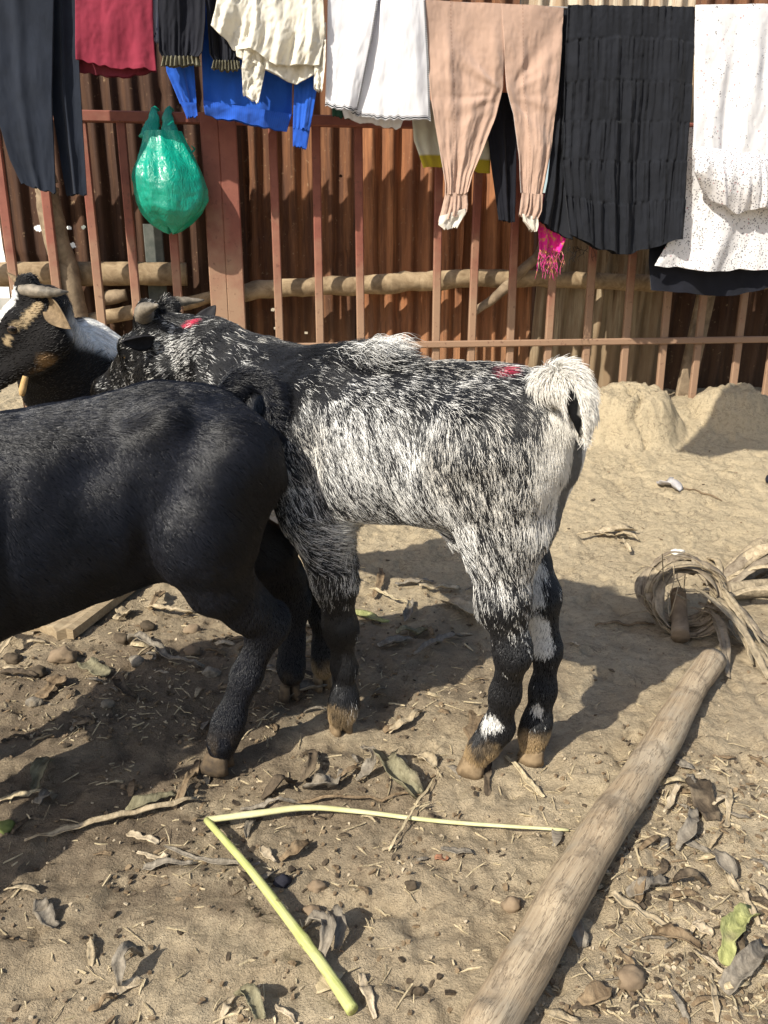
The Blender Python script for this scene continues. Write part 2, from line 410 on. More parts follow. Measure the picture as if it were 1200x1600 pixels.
sheet(528, 582, .12, 1.64, -.055, M_shadeiron, seed=12)  # dark sheet added to black out the gap between two sheets
sheet(560, 720, .12, 1.68, .02, M_rust2, lean=.005, amp=.013, wl=.08, seed=4)
sheet(708, 850, .12, 1.68, -.006, M_rust2, lean=-.02, amp=.013, wl=.08, seed=5)
sheet(828, 1040, .14, 1.66, .022, M_old, lean=.06, amp=.013, wl=.09, seed=6)
sheet(1010, 1260, .14, 1.66, -.004, M_shadeiron, lean=.08, amp=.012, wl=.09, seed=7)
sheet(1230, 1500, .14, 1.66, .02, M_old, lean=.08, seed=8)
sheet(500, 800, 1.5, 2.3, -.05, M_rust, amp=.013, wl=.085, seed=9)
sheet(690, 1090, 1.5, 2.3, -.075, M_zinc, amp=.013, wl=.085, seed=10)
sheet(1060, 1500, 1.5, 2.3, -.05, M_rust, amp=.013, wl=.085, seed=11)
# bright yard and pale house wall seen through the gap at the far left
hw = empty('house_wall', (-3.6, 6.2, .2), 'pale sunlit wall seen through the gap left of the rusty sheets', 'wall')
V, F = box((-3.8, 6.3, 1.3), (1.6, -.1, 0), (0, .08, 0), (0, 0, 1.35)); mesh_obj('rendered_face', V, F, mat_plain('limewash', (.74, .72, .68), (.8, .79, .76), 8), hw, smooth=False)
V, F = box((-3.8, 6.2, .32), (1.62, -.1, 0), (0, .05, 0), (0, 0, .2)); mesh_obj('plinth', V, F, mat_plain('plinth_grey', (.3, .29, .27), (.38, .37, .34), 8), hw, smooth=False)

# ------------------------------------------------------------------ poles and timbers behind the gate
M_pole = mat_wood('bark_stripped_pole', (.40, .30, .185), (.17, .115, .065), 1, (5, 5, 5))
M_poleold = mat_wood('old_grey_pole', (.33, .25, .165), (.14, .10, .065), 1, (5, 5, 5))
M_log = mat_wood('peeled_log', (.40, .295, .19), (.235, .155, .088), 1.0, (10, 10, 10), grey=(.20, .165, .125))
def pole(name, pts, Y0, rad, mat, label, cat, seg=14, n=40, rough=.12, wob=.012, fr=9, seed=0, group=None, flat=None):
    w = np.array([FP(x, y, Y0) for x, y in pts]); c = catmull(w, n)
    c = c + wob*(np.stack([fbm(c*fr, 2, seed+k) for k in range(3)], -1)-.5)*2
    V, F = tube(c, rad, seg, rough=rough, seed=seed, freq=25, flat=flat)
    o = mesh_obj(name, V, F, mat, None, origin=c[0]); return tag(o, label, cat, group)
pole('wooden_rail', [(346, 466), (460, 449), (600, 444), (720, 437), (850, 434), (1000, 440), (1120, 440), (1260, 436), (1420, 430)], 3.5, [.036, .036, .040, .036, .033, .036, .034, .034], M_pole, 'long crooked wooden pole running level behind the fence bars', 'pole', n=90, seed=3, rough=.22, wob=.016)
pole('squared_beam', [(-60, 428), (100, 428), (291, 428)], 3.53, [.046, .047, .045], M_pole, 'thick short pale beam with a sawn end behind the left gate bars', 'beam', seed=4, rough=.07, wob=.004, flat=(1, 1.0))
pole('wooden_stub', [(150, 466), (200, 461)], 3.53, [.024, .03, .022], M_poleold, 'broken stub of a log under the thick pale beam', 'log', seed=5, rough=.3, n=14)
pole('thin_pole', [(60, 520), (190, 492), (290, 476), (338, 464)], 3.49, [.026, .028, .026, .02], M_pole, 'thinner pole sloping up to the double post behind the horned goats', 'pole', seed=6, rough=.15)
pole('leaning_post', [(64, 240), (80, 330), (104, 430), (132, 560)], 3.455, [.040, .044, .046, .05], M_poleold, 'stout leaning post behind the hem of the navy trousers', 'post', seed=7, rough=.1)
pole('crooked_branch', [(737, 491), (770, 468), (800, 440), (835, 405), (852, 372), (858, 330)], 3.455, [.015, .019, .021, .019, .017, .014], M_poleold, 'crooked grey branch wedged behind the bars below the peach trousers', 'branch', seed=8, rough=.22, n=50)
a = FP(1108, 440, 3.48); b = FP(1064, 640, 3.48); d, s, u = frame_from(b-a, FN)
V, F = box((a+b)/2, s*.040, u*.012, (b-a)/2, .004); tag(mesh_obj('leaning_plank', V, F, M_poleold, None, smooth=False, origin=b), 'weathered plank leaning behind the fence beneath the black cloth', 'plank')
a = FP(238, 350, 3.6); b = FP(252, 520, 3.6); d, s, u = frame_from(b-a, FN)
V, F = box((a+b)/2, s*.036, u*.01, (b-a)/2, .003); tag(mesh_obj('grey_board', V, F, mat_plain('painted_board', (.09, .10, .09), (.14, .145, .13)), None, smooth=False, origin=b), 'dull grey upright board behind the gate below the green bag', 'board')
# red cloth in the gap between two sheets
def rag():
    y = np.linspace(310, 405, 24); V = []
    for i, yy in enumerate(y):
        for k, xx in enumerate(np.linspace(542, 556, 7)):
            p = FP(xx, yy, 3.66) + FN*(.008*math.sin(k*1.7+i*.25)); V.append(p)
    o = mesh_obj('red_rag', np.array(V), grid_faces(24, 7), mat_fabric('red_cotton', (.42, .02, .035)), None, origin=V[0]); tag(o, 'strip of red cloth showing in the dark gap between two rusty sheets', 'cloth')
rag()
# ------------------------------------------------------------------ implicit bodies
class Field:
    def __init__(s, lo, hi, h):
        s.lo = np.asarray(lo, float); s.h = h; s.n = np.ceil((np.asarray(hi)-s.lo)/h).astype(int)+1
        s.F = np.full(tuple(s.n), 1.0, np.float64)
    def sub(s, lo, hi):
        a = np.clip(np.floor((lo-s.lo)/s.h).astype(int), 0, s.n-1); b = np.clip(np.ceil((hi-s.lo)/s.h).astype(int)+1, 0, s.n)
        if np.any(b <= a): return None
        sl = tuple(slice(a[k], b[k]) for k in range(3))
        g = np.meshgrid(*[s.lo[k]+s.h*np.arange(a[k], b[k]) for k in range(3)], indexing='ij')
        return sl, np.stack(g, -1)
    def join(s, sl, d, k):
        o = s.F[sl]
        if k > 0:
            hh = np.clip(.5+.5*(o-d)/k, 0, 1); r = o*(1-hh)+d*hh-k*hh*(1-hh)
            s.F[sl] = np.where(o > .9, d, r)
        else: s.F[sl] = np.minimum(o, d)
    def cone(s, a, b, ra, rb, k=.02):
        a, b = np.asarray(a, float), np.asarray(b, float); m = max(ra, rb)+k+.04
        q = s.sub(np.minimum(a, b)-m, np.maximum(a, b)+m)
        if q is None: return
        sl, p = q; ba = b-a; L = float(ba@ba)+1e-12
        t = np.clip(((p-a)@ba)/L, 0, 1); d = np.linalg.norm(p-a-t[..., None]*ba, axis=-1)-(ra+(rb-ra)*t)
        s.join(sl, d, k)
    def chain(s, pts, rad, k=.02):
        for i in range(len(pts)-1): s.cone(pts[i], pts[i+1], rad[i], rad[i+1], k)
    def ell(s, c, r, axes=None, k=.02):
        c = np.asarray(c, float); r = np.asarray(r, float); m = r.max()+k+.04
        q = s.sub(c-m, c+m)
        if q is None: return
        sl, p = q; p = p-c
        if axes is not None: p = p@np.asarray(axes, float).T
        k0 = np.linalg.norm(p/r, axis=-1); k1 = np.linalg.norm(p/(r*r), axis=-1)+1e-9
        s.join(sl, k0*(k0-1)/k1, k)
    def trunk(s, O, H, xs, top, bot, wid, k=.02, pw=2.3, ybend=None):
        H = np.asarray(H, float); L = np.array([-H[1], H[0], 0])
        lo, hi = s.lo, s.lo+s.h*(s.n-1); sl, p = s.sub(lo, hi); q = p-np.array([O[0], O[1], 0])
        x = q@H; y = q@L; z = p[..., 2]
        if ybend is not None: y = y-np.interp(x, xs, ybend)
        xx = np.linspace(xs[0], xs[-1], 200)
        def sp(v):                        # smooth interpolation
            c = catmull(np.stack([np.asarray(xs, float), np.asarray(v, float)], -1), 400); o = np.argsort(c[:, 0]); return np.interp(xx, c[o, 0], c[o, 1])
        T = np.interp(x, xx, sp(top)); B = np.interp(x, xx, sp(bot)); W = np.interp(x, xx, sp(wid))
        c = (T+B)/2; hz = np.maximum((T-B)/2, .01); W = np.maximum(W, .01)
        # egg section: widest below the middle
        t = np.clip((z-c)/hz, -1.2, 1.2); We = W*(1-.10*t)
        d = (((np.abs(y)/We)**pw+(np.abs(z-c)/hz)**pw)**(1/pw)-1)*np.minimum(W, hz)
        d = np.where(x < xs[0], np.maximum(d, 0)+(xs[0]-x), d); d = np.where(x > xs[-1], np.maximum(d, 0)+(x-xs[-1]), d)
        s.join(sl, np.minimum(d, .85), k)
    def mesh(s, smooth=2, und=.0045, dents=()):
        F = s.F; neg = F < 0; n0, n1, n2 = F.shape
        cnt = np.zeros((n0-1, n1-1, n2-1), int); acc = np.zeros((n0-1, n1-1, n2-1, 3))
        C = [(i, j, k) for i in (0, 1) for j in (0, 1) for k in (0, 1)]
        def cs(A, c): return A[c[0]:n0-1+c[0], c[1]:n1-1+c[1], c[2]:n2-1+c[2]]
        for c in C:
            for ax in range(3):
                if c[ax]: continue
                e = list(c); e[ax] = 1; f0, f1 = cs(F, c), cs(F, e); m = (f0 < 0) != (f1 < 0)
                t = np.where(m, f0/np.where(m, f0-f1, 1), 0); cnt += m
                for q in range(3): acc[..., q] += m*(c[q]+(t if q == ax else 0))
        act = cnt > 0; idx = -np.ones(act.shape, int); idx[act] = np.arange(act.sum())
        ii = np.stack(np.nonzero(act), -1); V = s.lo+s.h*(ii+acc[act]/cnt[act][:, None])
        Q = []
        for ax in range(3):
            a1, a2 = [(1, 2), (2, 0), (0, 1)][ax]
            sl0 = [slice(1, -1)]*3; sl0[ax] = slice(0, -1); sl1 = [slice(1, -1)]*3; sl1[ax] = slice(1, None)
            A, B = neg[tuple(sl0)], neg[tuple(sl1)]
            for flip, m in ((False, A & ~B), (True, ~A & B)):
                w = np.stack(np.nonzero(m), -1)
                if not len(w): continue
                w[:, a1] += 1; w[:, a2] += 1
                def g(d1, d2):
                    r = w.copy(); r[:, a1] += d1; r[:, a2] += d2; return idx[r[:, 0], r[:, 1], r[:, 2]]
                q = np.stack([g(-1, -1), g(0, -1), g(0, 0), g(-1, 0)], -1)
                Q.append(q[:, ::-1] if flip else q)
        Q = np.concatenate(Q)
        for it in range(smooth):
            a = np.zeros_like(V); c = np.zeros(len(V))
            for k in range(4):
                i, j = Q[:, k], Q[:, (k+1) % 4]
                for q in range(3):
                    a[:, q] += np.bincount(i, V[j, q], len(V)) + np.bincount(j, V[i, q], len(V))
                c += np.bincount(i, minlength=len(V)) + np.bincount(j, minlength=len(V))
            V = V*.4+.6*a/np.maximum(c, 1)[:, None]
        N = normals(V, Q)
        for c_, r_, a_ in dents: V = V-N*(a_*np.exp(-(np.linalg.norm((V-np.asarray(c_))/np.asarray(r_), axis=1))**2))[:, None]
        N = normals(V, Q); V = V+N*(und*2*(fbm(V*10, 2, 77)-.5)+.3*und*2*(fbm(V*34, 2, 78)-.5))[:, None]
        return V, Q
def normals(V, Q):
    fn = np.cross(V[Q[:, 2]]-V[Q[:, 0]], V[Q[:, 3]]-V[Q[:, 1]]); N = np.zeros_like(V)
    for k in range(4):
        for q in range(3): N[:, q] += np.bincount(Q[:, k], fn[:, q], len(V))
    return N/(np.linalg.norm(N, axis=1)[:, None]+1e-12)

# ------------------------------------------------------------------ fur
def hair_mat(name, rough=.42, spec=.5):
    n = NT(name); a = n.n('ShaderNodeAttribute', attribute_name='fur_color'); n.base(a.outputs['Color'], rough, spec)
    n.b.inputs['Anisotropic'].default_value = 0.0
    return n.m
def coat_mat(name, rough=.6, spec=.35):
    n = NT(name); a = n.n('ShaderNodeAttribute', attribute_name='coat'); n.base(a.outputs['Color'], rough, spec)
    n.bump(n.noise(260, 3, .6), .4, .002); return n.m
M_fur = hair_mat('goat_hair'); M_furblack = hair_mat('black_goat_hair', .32, .42); M_coat = coat_mat('goat_hide', .85, .12)
def fur(parent, V, Q, count, fn, seed, segs=4, name='fur', mat=None, weight=None, jit=.10, lock=.45):
    r = np.random.default_rng(seed); N = normals(V, Q)
    T = np.concatenate([Q[:, [0, 1, 2]], Q[:, [0, 2, 3]]])
    ar = .5*np.linalg.norm(np.cross(V[T[:, 1]]-V[T[:, 0]], V[T[:, 2]]-V[T[:, 0]]), axis=1)
    if weight is not None: ar = ar*weight(V[T].mean(1))
    t = T[r.choice(len(T), count, p=ar/ar.sum())]
    u, v = r.random(count), r.random(count); m = u+v > 1; u[m] = 1-u[m]; v[m] = 1-v[m]; ww = 1-u-v
    p = V[t[:, 0]]*ww[:, None]+V[t[:, 1]]*u[:, None]+V[t[:, 2]]*v[:, None]
    nn = N[t[:, 0]]*ww[:, None]+N[t[:, 1]]*u[:, None]+N[t[:, 2]]*v[:, None]; nn /= np.linalg.norm(nn, axis=1)[:, None]+1e-9
    d, L, lift, col, rad = fn(p, nn, r)
    keep = L > 1e-4; p, nn, d, L, lift, col, rad = [q[keep] for q in (p, nn, d, L, lift, col, rad)]; c = len(p)
    d = d + jit*r.normal(size=d.shape)*np.linalg.norm(d, axis=1)[:, None]
    cl = np.stack([vn(p*55, 901)-.5, vn(p*55, 902)-.5, vn(p*55, 903)-.5], -1)     # locks lie together
    d = d/(np.linalg.norm(d, axis=1)[:, None]+1e-9) + lock*cl
    tg = d-(d*nn).sum(1)[:, None]*nn; tg /= np.linalg.norm(tg, axis=1)[:, None]+1e-9
    s = np.linspace(0, 1, segs); L = L*(.65+.6*r.random(c)); lift = lift*(.6+.8*r.random(c))
    side = np.cross(nn, tg); cur = .12*r.normal(size=c)
    pos = p[:, None]+nn[:, None]*(-.0006+.0022*np.sqrt(s))[None, :, None]+L[:, None, None]*(s[None, :, None]*tg[:, None]+(lift[:, None]*(s-.62*s*s)[None])[..., None]*nn[:, None]
          + (cur[:, None]*(s*s)[None])[..., None]*side[:, None])
    rr = rad[:, None]*(1-.80*s**1.5)[None]
    hc = bpy.data.hair_curves.new(name); hc.add_curves([segs]*c)
    base = wpos(parent)
    hc.attributes['position'].data.foreach_set('vector', (pos-base).astype(np.float32).ravel())
    a = hc.attributes.get('radius') or hc.attributes.new('radius', 'FLOAT', 'POINT'); a.data.foreach_set('value', rr.astype(np.float32).ravel())
    cc = np.ones((c, 4), np.float32); cc[:, :3] = col
    a = hc.attributes.new('fur_color', 'FLOAT_COLOR', 'CURVE'); a.data.foreach_set('color', cc.ravel())
    hc.materials.append(mat or M_fur)
    o = bpy.data.objects.new(name, hc); COL.objects.link(o); o.parent = parent; return o

# ------------------------------------------------------------------ goat heads, horns, ears, hooves
def head_axes(fwd, up):
    f = np.asarray(fwd, float); f /= np.linalg.norm(f); s = np.cross(f, up); s /= np.linalg.norm(s); return f, np.cross(s, f), s
def head_field(Fd, poll, fwd, up, sc=1.0):
    f, u, s = head_axes(fwd, up)
    def h(a, b, c): return np.asarray(poll)+sc*(a*f+b*u+c*s)
    for sg in (-1, 1):
        Fd.cone(h(.02, -.03, .013*sg), h(.075, -.045, .019*sg), .039*sc, .027*sc, .02)
        Fd.cone(h(.06, -.085, .018*sg), h(.17, -.088, .008*sg), .028*sc, .014*sc, .02)      # jaw
        Fd.cone(h(.03, -.075, .028*sg), h(.075, -.085, .022*sg), .034*sc, .026*sc, .02)     # cheek
        Fd.ell(h(.066, -.020, .040*sg), (.020*sc, .014*sc, .012*sc), np.stack([f, u, s]), .012)   # brow
        Fd.cone(h(.03, .004, .022*sg), h(.015, .02, .024*sg), .019*sc, .016*sc, .012)       # horn boss
    Fd.cone(h(.06, -.03, 0), h(.19, -.058, 0), .036*sc, .020*sc, .025)
    Fd.ell(h(.195, -.064, 0), (.024*sc, .024*sc, .027*sc), np.stack([f, u, s]), .02)
    Fd.cone(h(.195, -.088, 0), h(.17, -.092, 0), .013*sc, .016*sc, .012)
    return h
def horn(parent, base, tip, mid, r0, mat):
    c = catmull([base, mid, tip], 22); V, F = tube(c, [r0, r0*.90, r0*.72, r0*.48, r0*.10], 14)
    V = np.array(V); n = 22
    k = np.repeat(np.arange(n), 14); ring = 1+.07*np.sin(k*2.1+.7*np.sin(k*.9))+.06*(vn(V[:n*14]*160, 3)-.5)
    V[:n*14] = np.repeat(c, 14, 0)+(V[:n*14]-np.repeat(c, 14, 0))*ring[:, None]
    return mesh_obj('horn', V, F, mat, parent)
def ear(parent, base, tip, face, width, mat, cup=.35):
    """leaf-shaped cupped ear with an outer and an inner skin; face: the way the opening looks."""
    base, tip = np.asarray(base, float), np.asarray(tip, float); d = tip-base; L = np.linalg.norm(d); d, s, u = frame_from(d, face)
    nu, nv = 16, 9; U = np.linspace(0, 1, nu); Vv = np.linspace(-1, 1, nv)
    prof = width*np.sin(math.pi*np.clip(U*.93+.07, 0, 1)**.75)**.8*(1-.15*U)
    def skin(off):
        P3 = []
        for i, t in enumerate(U):
            for v in Vv:
                P3.append(base+d*L*t+s*prof[i]*v*(1-.12*abs(v))+u*(off+cup*prof[i]*(v*v-.5)-.12*L*t*t))
        return np.array(P3)
    A, B = skin(.0), skin(-.004); n = len(A); F = [tuple(f) for f in grid_faces(nu, nv)]+[tuple(f[::-1]+n) for f in grid_faces(nu, nv)]
    rim = [i*nv for i in range(nu)]+[(nu-1)*nv+j for j in range(1, nv)]+[i*nv+nv-1 for i in range(nu-2, -1, -1)]+[j for j in range(nv-2, 0, -1)]
    F += [(rim[i], rim[(i+1) % len(rim)], rim[(i+1) % len(rim)]+n, rim[i]+n) for i in range(len(rim))]
    return mesh_obj('ear', np.vstack([A, B]), F, mat, parent)
def eye(parent, c, r, look, mats):
    look = np.asarray(look, float); look /= np.linalg.norm(look); d, s, u = frame_from(look)
    th = np.linspace(0, math.pi, 11); ph = np.linspace(0, 2*math.pi, 16, endpoint=False)
    V = np.array([np.asarray(c)+r*(math.cos(a)*look+math.sin(a)*(math.cos(b)*s+math.sin(b)*u)) for a in th for b in ph])
    e = mesh_obj('eye', V, grid_faces(11, 16, True), mats[0], parent)
    q = np.array([np.asarray(c)+look*r*.93+s*x*r*.62+u*y*r*.24+look*(r*.10-(x*x)*.15*r) for x, y in ((-1, 0), (-.6, .8), (0, 1), (.6, .8), (1, 0), (.6, -.8), (0, -1), (-.6, -.8))])
    mesh_obj('pupil', np.vstack([q, [np.asarray(c)+look*r*1.05]]), [(i, (i+1) % 8, 8) for i in range(8)], mats[1], e)
def hoof(parent, top, toe, r, mat):
    """cloven hoof: two horn toes on the ground from the pastern to the toe point."""
    top, toe = np.asarray(top, float), np.asarray(toe, float); h = toe-top; h[2] = 0; L = np.linalg.norm(h)
    f = h/L if L > 1e-3 else np.array([-1., 0, 0]); s = np.array([-f[1], f[0], 0]); z0 = toe[2]; hh = max(.030, r*1.35)
    mb = MB()
    for sg in (-1, 1):
        R = []
        for zt, a0, a1, w in ((0, -.9, 1.15, .98), (.35, -.85, 1.0, .97), (.75, -.85, .75, .95), (1.0, -.8, .60, .90)):
            for k in range(10):
                a = 2*math.pi*k/10; ca, sa = math.cos(a), math.sin(a)
                xf = (a1 if ca > 0 else -a0)*ca*r*(1.05 if abs(sa) < .4 else 1); y = sa*r*.46*w + sg*r*.53*(1-.12*zt)-sg*.14*r*max(ca, 0)
                R.append(top*np.array([1, 1, 0])+f*(xf+L*.55)+s*y+np.array([0, 0, z0+hh*zt]))
        F = [tuple(q) for q in grid_faces(4, 10, True)]+[tuple(range(9, -1, -1)), tuple(range(30, 40))]; mb.add(R, F)
    o = mb.build('hoof', mat, parent); return o
M_hoof = mat_plain('dusty_horn', (.15, .105, .06), (.27, .195, .115), 60, .8)
M_hoofd = mat_plain('dark_horn', (.05, .038, .028), (.14, .10, .06), 50, .8)
M_horn = mat_plain('goat_horn', (.10, .085, .065), (.25, .21, .16), 60, .6, .35, .5, .003)
M_amber = mat_plain('amber_iris', (.45, .22, .03), (.6, .33, .06), 90, .15, .6, 0); M_pupil = mat_plain('pupil_black', (.004,)*3, (.006,)*3, 9, .1, .6, 0)
M_browneye = mat_plain('brown_iris', (.03, .018, .01), (.06, .035, .02), 90, .12, .6, 0)
BLK = np.array([.010, .010, .0115]); WHT = np.array([.72, .71, .68]); TAN = np.array([.36, .25, .13]); GRY = np.array([.33, .34, .36]); RED = np.array([.55, .02, .07])
def cmix(a, b, t): return a*(1-t)[:, None]+np.asarray(b)*t[:, None]
def near(p, c, r): return np.clip(1-np.linalg.norm(p-np.asarray(c), axis=1)/r, 0, 1)
# ------------------------------------------------------------------ the speckled goat
def leg(Fd, pts, rad, k=.022): Fd.chain([np.asarray(p) for p in pts], rad, k)
def speckled_goat():
    O = np.array([.0525, 1.333, 0]); H = np.array([-.848, .53, 0]); H /= np.linalg.norm(H); Lt = np.array([-H[1], H[0], 0])
    root = empty('goat', (O[0], O[1], 0), 'black and white speckled goat standing side on, white tail raised, red dab on its back', 'goat')
    loc = lambda x, y, z: O+H*x-Lt*y+np.array([0, 0, z])          # y towards the far side
    Lf = -Lt if (-Lt)[1] > 0 else Lt
    loc = lambda x, y, z: O+H*x+Lf*y+np.array([0, 0, z])
    Fd = Field((-.72, .95, -.02), (.52, 1.95, .84), .0062)
    xs = [-.262, -.235, -.175, -.08, .02, .10, .18, .26, .32]
    Fd.trunk(O, H, xs, [.63, .660, .676, .677, .668, .668, .672, .655, .62], [.53, .475, .435, .425, .418, .402, .400, .43, .49], [.05, .088, .112, .122, .128, .126, .112, .085, .05], 0)
    # haunches and thighs
    Pn = lambda x, y, D: P(x, y, D)
    nh = [loc(-.15, -.055, .57), Pn(785, 835, 1.20), Pn(786, 935, 1.175), Pn(802, 1018, 1.165), Pn(790, 1082, 1.195), Pn(777, 1138, 1.222), Pn(758, 1166, 1.222), Pn(745, 1183, 1.222)]
    leg(Fd, nh, [.088, .063, .037, .0235, .0185, .0205, .0195, .0185], .025)
    Fd.cone(Pn(812, 1005, 1.16), Pn(802, 1030, 1.16), .013, .014, .015)
    fh = [loc(-.16, .055, .57), loc(-.135, .07, .44), Pn(843, 930, 1.27), Pn(855, 1013, 1.265), Pn(848, 1078, 1.262), Pn(839, 1128, 1.26), Pn(834, 1152, 1.258), Pn(832, 1166, 1.256)]
    leg(Fd, fh, [.083, .060, .028, .0195, .0165, .0185, .0185, .0185], .025)
    for c_, r_ in ((Pn(786, 1152, 1.235), .009), (Pn(846, 1140, 1.25), .008)): Fd.ell(c_, (r_, r_, r_*1.3), None, .006)
    Fd.cone(loc(-.205, 0, .60), loc(-.20, 0, .47), .06, .05, .04)
    # forelegs
    nf = [loc(.20, -.06, .55), loc(.155, -.075, .43), Pn(524, 905, 1.352), Pn(532, 978, 1.352), Pn(537, 1040, 1.355), Pn(538, 1086, 1.352), Pn(536, 1108, 1.346), Pn(534, 1118, 1.344)]
    leg(Fd, nf, [.075, .058, .036, .0245, .0180, .0200, .0190, .0185], .025)
    ff = [loc(.22, .06, .55), loc(.20, .06, .43), Pn(503, 905, 1.52), Pn(505, 960, 1.52), Pn(507, 1005, 1.52), Pn(507, 1032, 1.515), Pn(505, 1046, 1.51)]
    leg(Fd, ff, [.075, .052, .030, .025, .019, .020, .019], .025)
    # neck and head
    poll = Pn(262, 497, 1.60); f = np.array([-.80, .45, -.40])
    Fd.chain([loc(.17, 0, .575), Pn(410, 606, 1.53), Pn(335, 566, 1.585), Pn(285, 538, 1.605)], [.105, .080, .070, .052], .04)
    h = head_field(Fd, poll, f, (0, 0, 1), 1.15)
    # tail: up from the croup, arched over and hanging outwards
    tp = catmull([loc(-.21, 0, .65), Pn(872, 594, 1.15), Pn(893, 602, 1.125), Pn(905, 632, 1.11), Pn(908, 676, 1.11)], 7)
    Fd.chain(tp, [.026, .022, .018, .016, .014, .012, .008], .012)
    # sheath under the belly
    Fd.cone(Pn(698, 822, 1.27), Pn(706, 842, 1.268), .014, .008, .015)
    V, Q = Fd.mesh(2, dents=((loc(-.055, -.125, .585), (.04, .04, .05), .012), (loc(.125, -.12, .50), (.018, .03, .10), .008), (loc(-.16, -.11, .625), (.03, .03, .02), -.006), (loc(-.02, -.12, .46), (.03, .03, .05), .008)))
    red1 = Pn(773, 572, 1.235); red2 = Pn(290, 508, 1.57)
    spots = [(Pn(766, 1128, 1.20), .020), (Pn(836, 975, 1.245), .022), (Pn(832, 930, 1.25), .022), (Pn(828, 890, 1.25), .025), (Pn(842, 1010, 1.24), .024), (Pn(838, 990, 1.24), .024), (Pn(838, 1110, 1.24), .012)]
    tail_c = tp
    def strip_d(p):                         # bare dark underside of the tail
        a, b = Pn(896, 606, 1.08), Pn(907, 705, 1.08); s_ = np.array([1, .25, 1]); pp, aa, bb = p*s_, a*s_, b*s_; t = np.clip(((pp-aa)@(bb-aa))/((bb-aa)@(bb-aa)), 0, 1); return np.linalg.norm(pp-aa-t[:, None]*(bb-aa), axis=1)+(p[:, 0] < .12)*1.0-.004*t
    def white(p, r=None):
        q = p-O; x = q@H; y = q@Lf; z = p[:, 2]; nr = r.random(len(p)) if r is not None else .5
        side = np.where(y < 0, 1., -1.)
        # streaks run with the lie of the coat: across = fast, along = slow
        ax = (x*.94-z*.34); al = (x*.34+z*.94)
        n1 = vn(np.stack([ax*170, al*22, y*60], -1), 61); n2 = vn(np.stack([ax*55, al*22, y*26+3], -1), 62); n3 = vn(np.stack([ax*420, al*30, y*90], -1), 63)
        W = .50+0*x
        W -= .23*sm(.59, .66, z)                                         # dark saddle along the back
        W += .06*sm(.10, -.10, x)*sm(.62, .55, z)
        W -= .40*sm(.18, .26, x)+.24*sm(.03, .13, x)*sm(.40, .46, z)                                          # black shoulder and neck
        W += .20*np.exp(-((x-.08)/.09)**2)*sm(.45, .52, z)*sm(.66, .6, z)
        W += .60*sm(.445, .41, z)*sm(.14, .08, x)*sm(-.10, -.05, x)        # white belly
        W += .12*np.exp(-((x+.07)/.05)**2-((z-.50)/.07)**2)
        W -= .12*np.exp(-((x+.15)/.08)**2-((z-.56)/.07)**2)               # darker haunch
        W -= .10*np.exp(-((x+.13)/.06)**2-((z-.37)/.07)**2)
        W += .75*sm(-.228, -.252, x)*sm(.5, .56, z)                       # white round the tail
        W += .5*sm(-.225, -.25, x)*sm(.40, .5, z)*(n2 > .45)
        crest = np.exp(-((x-.10)/.042)**2)*sm(.655, .672, z)*sm(.05, .015, np.abs(y)); W += 1.1*crest
        # legs
        low = sm(.40, .33, z); hind = sm(-.02, -.06, x); fore = sm(.04, .09, x)
        W = W*(1-low*fore)+low*fore*(.40*sm(.22, .30, z)-.05+.55*sm(.105, .085, x)*sm(.25, .2, z)*(y < 0))
        W = W*(1-low*hind)+low*hind*(.27*sm(.20, .32, z)-.0+.24*sm(-.10, -.075, x)*sm(.17, .2, z))
        W = np.where((z < .40) & (hind > .5) & (y > -.005), .14, W)
        for c, rr in spots: W = W+1.6*np.clip(1-np.linalg.norm(p-c, axis=1)/(rr*1.25), 0, 1)**.6*(W < 2)
        # head
        neck = sm(.30, .36, x); W = np.where(x > .30, .02+.10*n2, W)
        W = W+.50*np.exp(-((np.linalg.norm((p-Pn(275, 560, 1.53))*np.array([1, .6, .8]), axis=1))/.034)**2)
        W = W+.35*np.exp(-((np.linalg.norm((p-Pn(245, 535, 1.54)), axis=1))/.022)**2)
        t = W-.155+(n1-.5)*.52+(n2-.5)*.16+(n3-.5)*.66+((nr-.5)*1.15*(.62+.38*sm(.24, .40, z)))-.05*sm(.40, .30, z)
        return sm(.43, .60, t), x, y, z, W
    def colour(p, r=None):
        m, x, y, z, W = white(p, r)
        dt = np.min(np.linalg.norm(p[:, None]-tail_c[None], axis=2), axis=1)
        rump_in = (x < -.235) & (np.abs(y) < .022) & (z > .44) & (z < .63) & (dt > .020)
        tailm = (dt < .026); m = np.where(tailm, 1., m); m = np.where(rump_in, .15, m); m = np.where(strip_d(p) < .0075, 0., m)
        c = cmix(np.broadcast_to(BLK, p.shape), WHT, m)
        c = cmix(c, np.array([.50, .40, .25]), sm(.60, .9, m)*.22*sm(.5, .7, vn(p*9, 5)))       # dusty cream in the white
        tan = sm(.075, .045, z+.03*(vn(p*70, 3)-.5))*(1-.55*sm(.5, .75, vn(p*40, 6))); c = cmix(c, TAN*1.1, tan*.85)
        rd = np.maximum(sm(0, .45, near(p*np.array([1, .7, 1.6]), red1*np.array([1, .7, 1.6]), .027)), sm(0, .4, near(p, red2, .017)))
        c = cmix(c, RED, rd*.9*sm(.30, .55, vn(p*260, 8)))
        return c, x, y, z, dt, m
    body = mesh_obj('body', V, Q, M_coat, root, col=colour(V)[0]*.45)
    nose_ax, up_ax, s_ax = head_axes(f, (0, 0, 1))
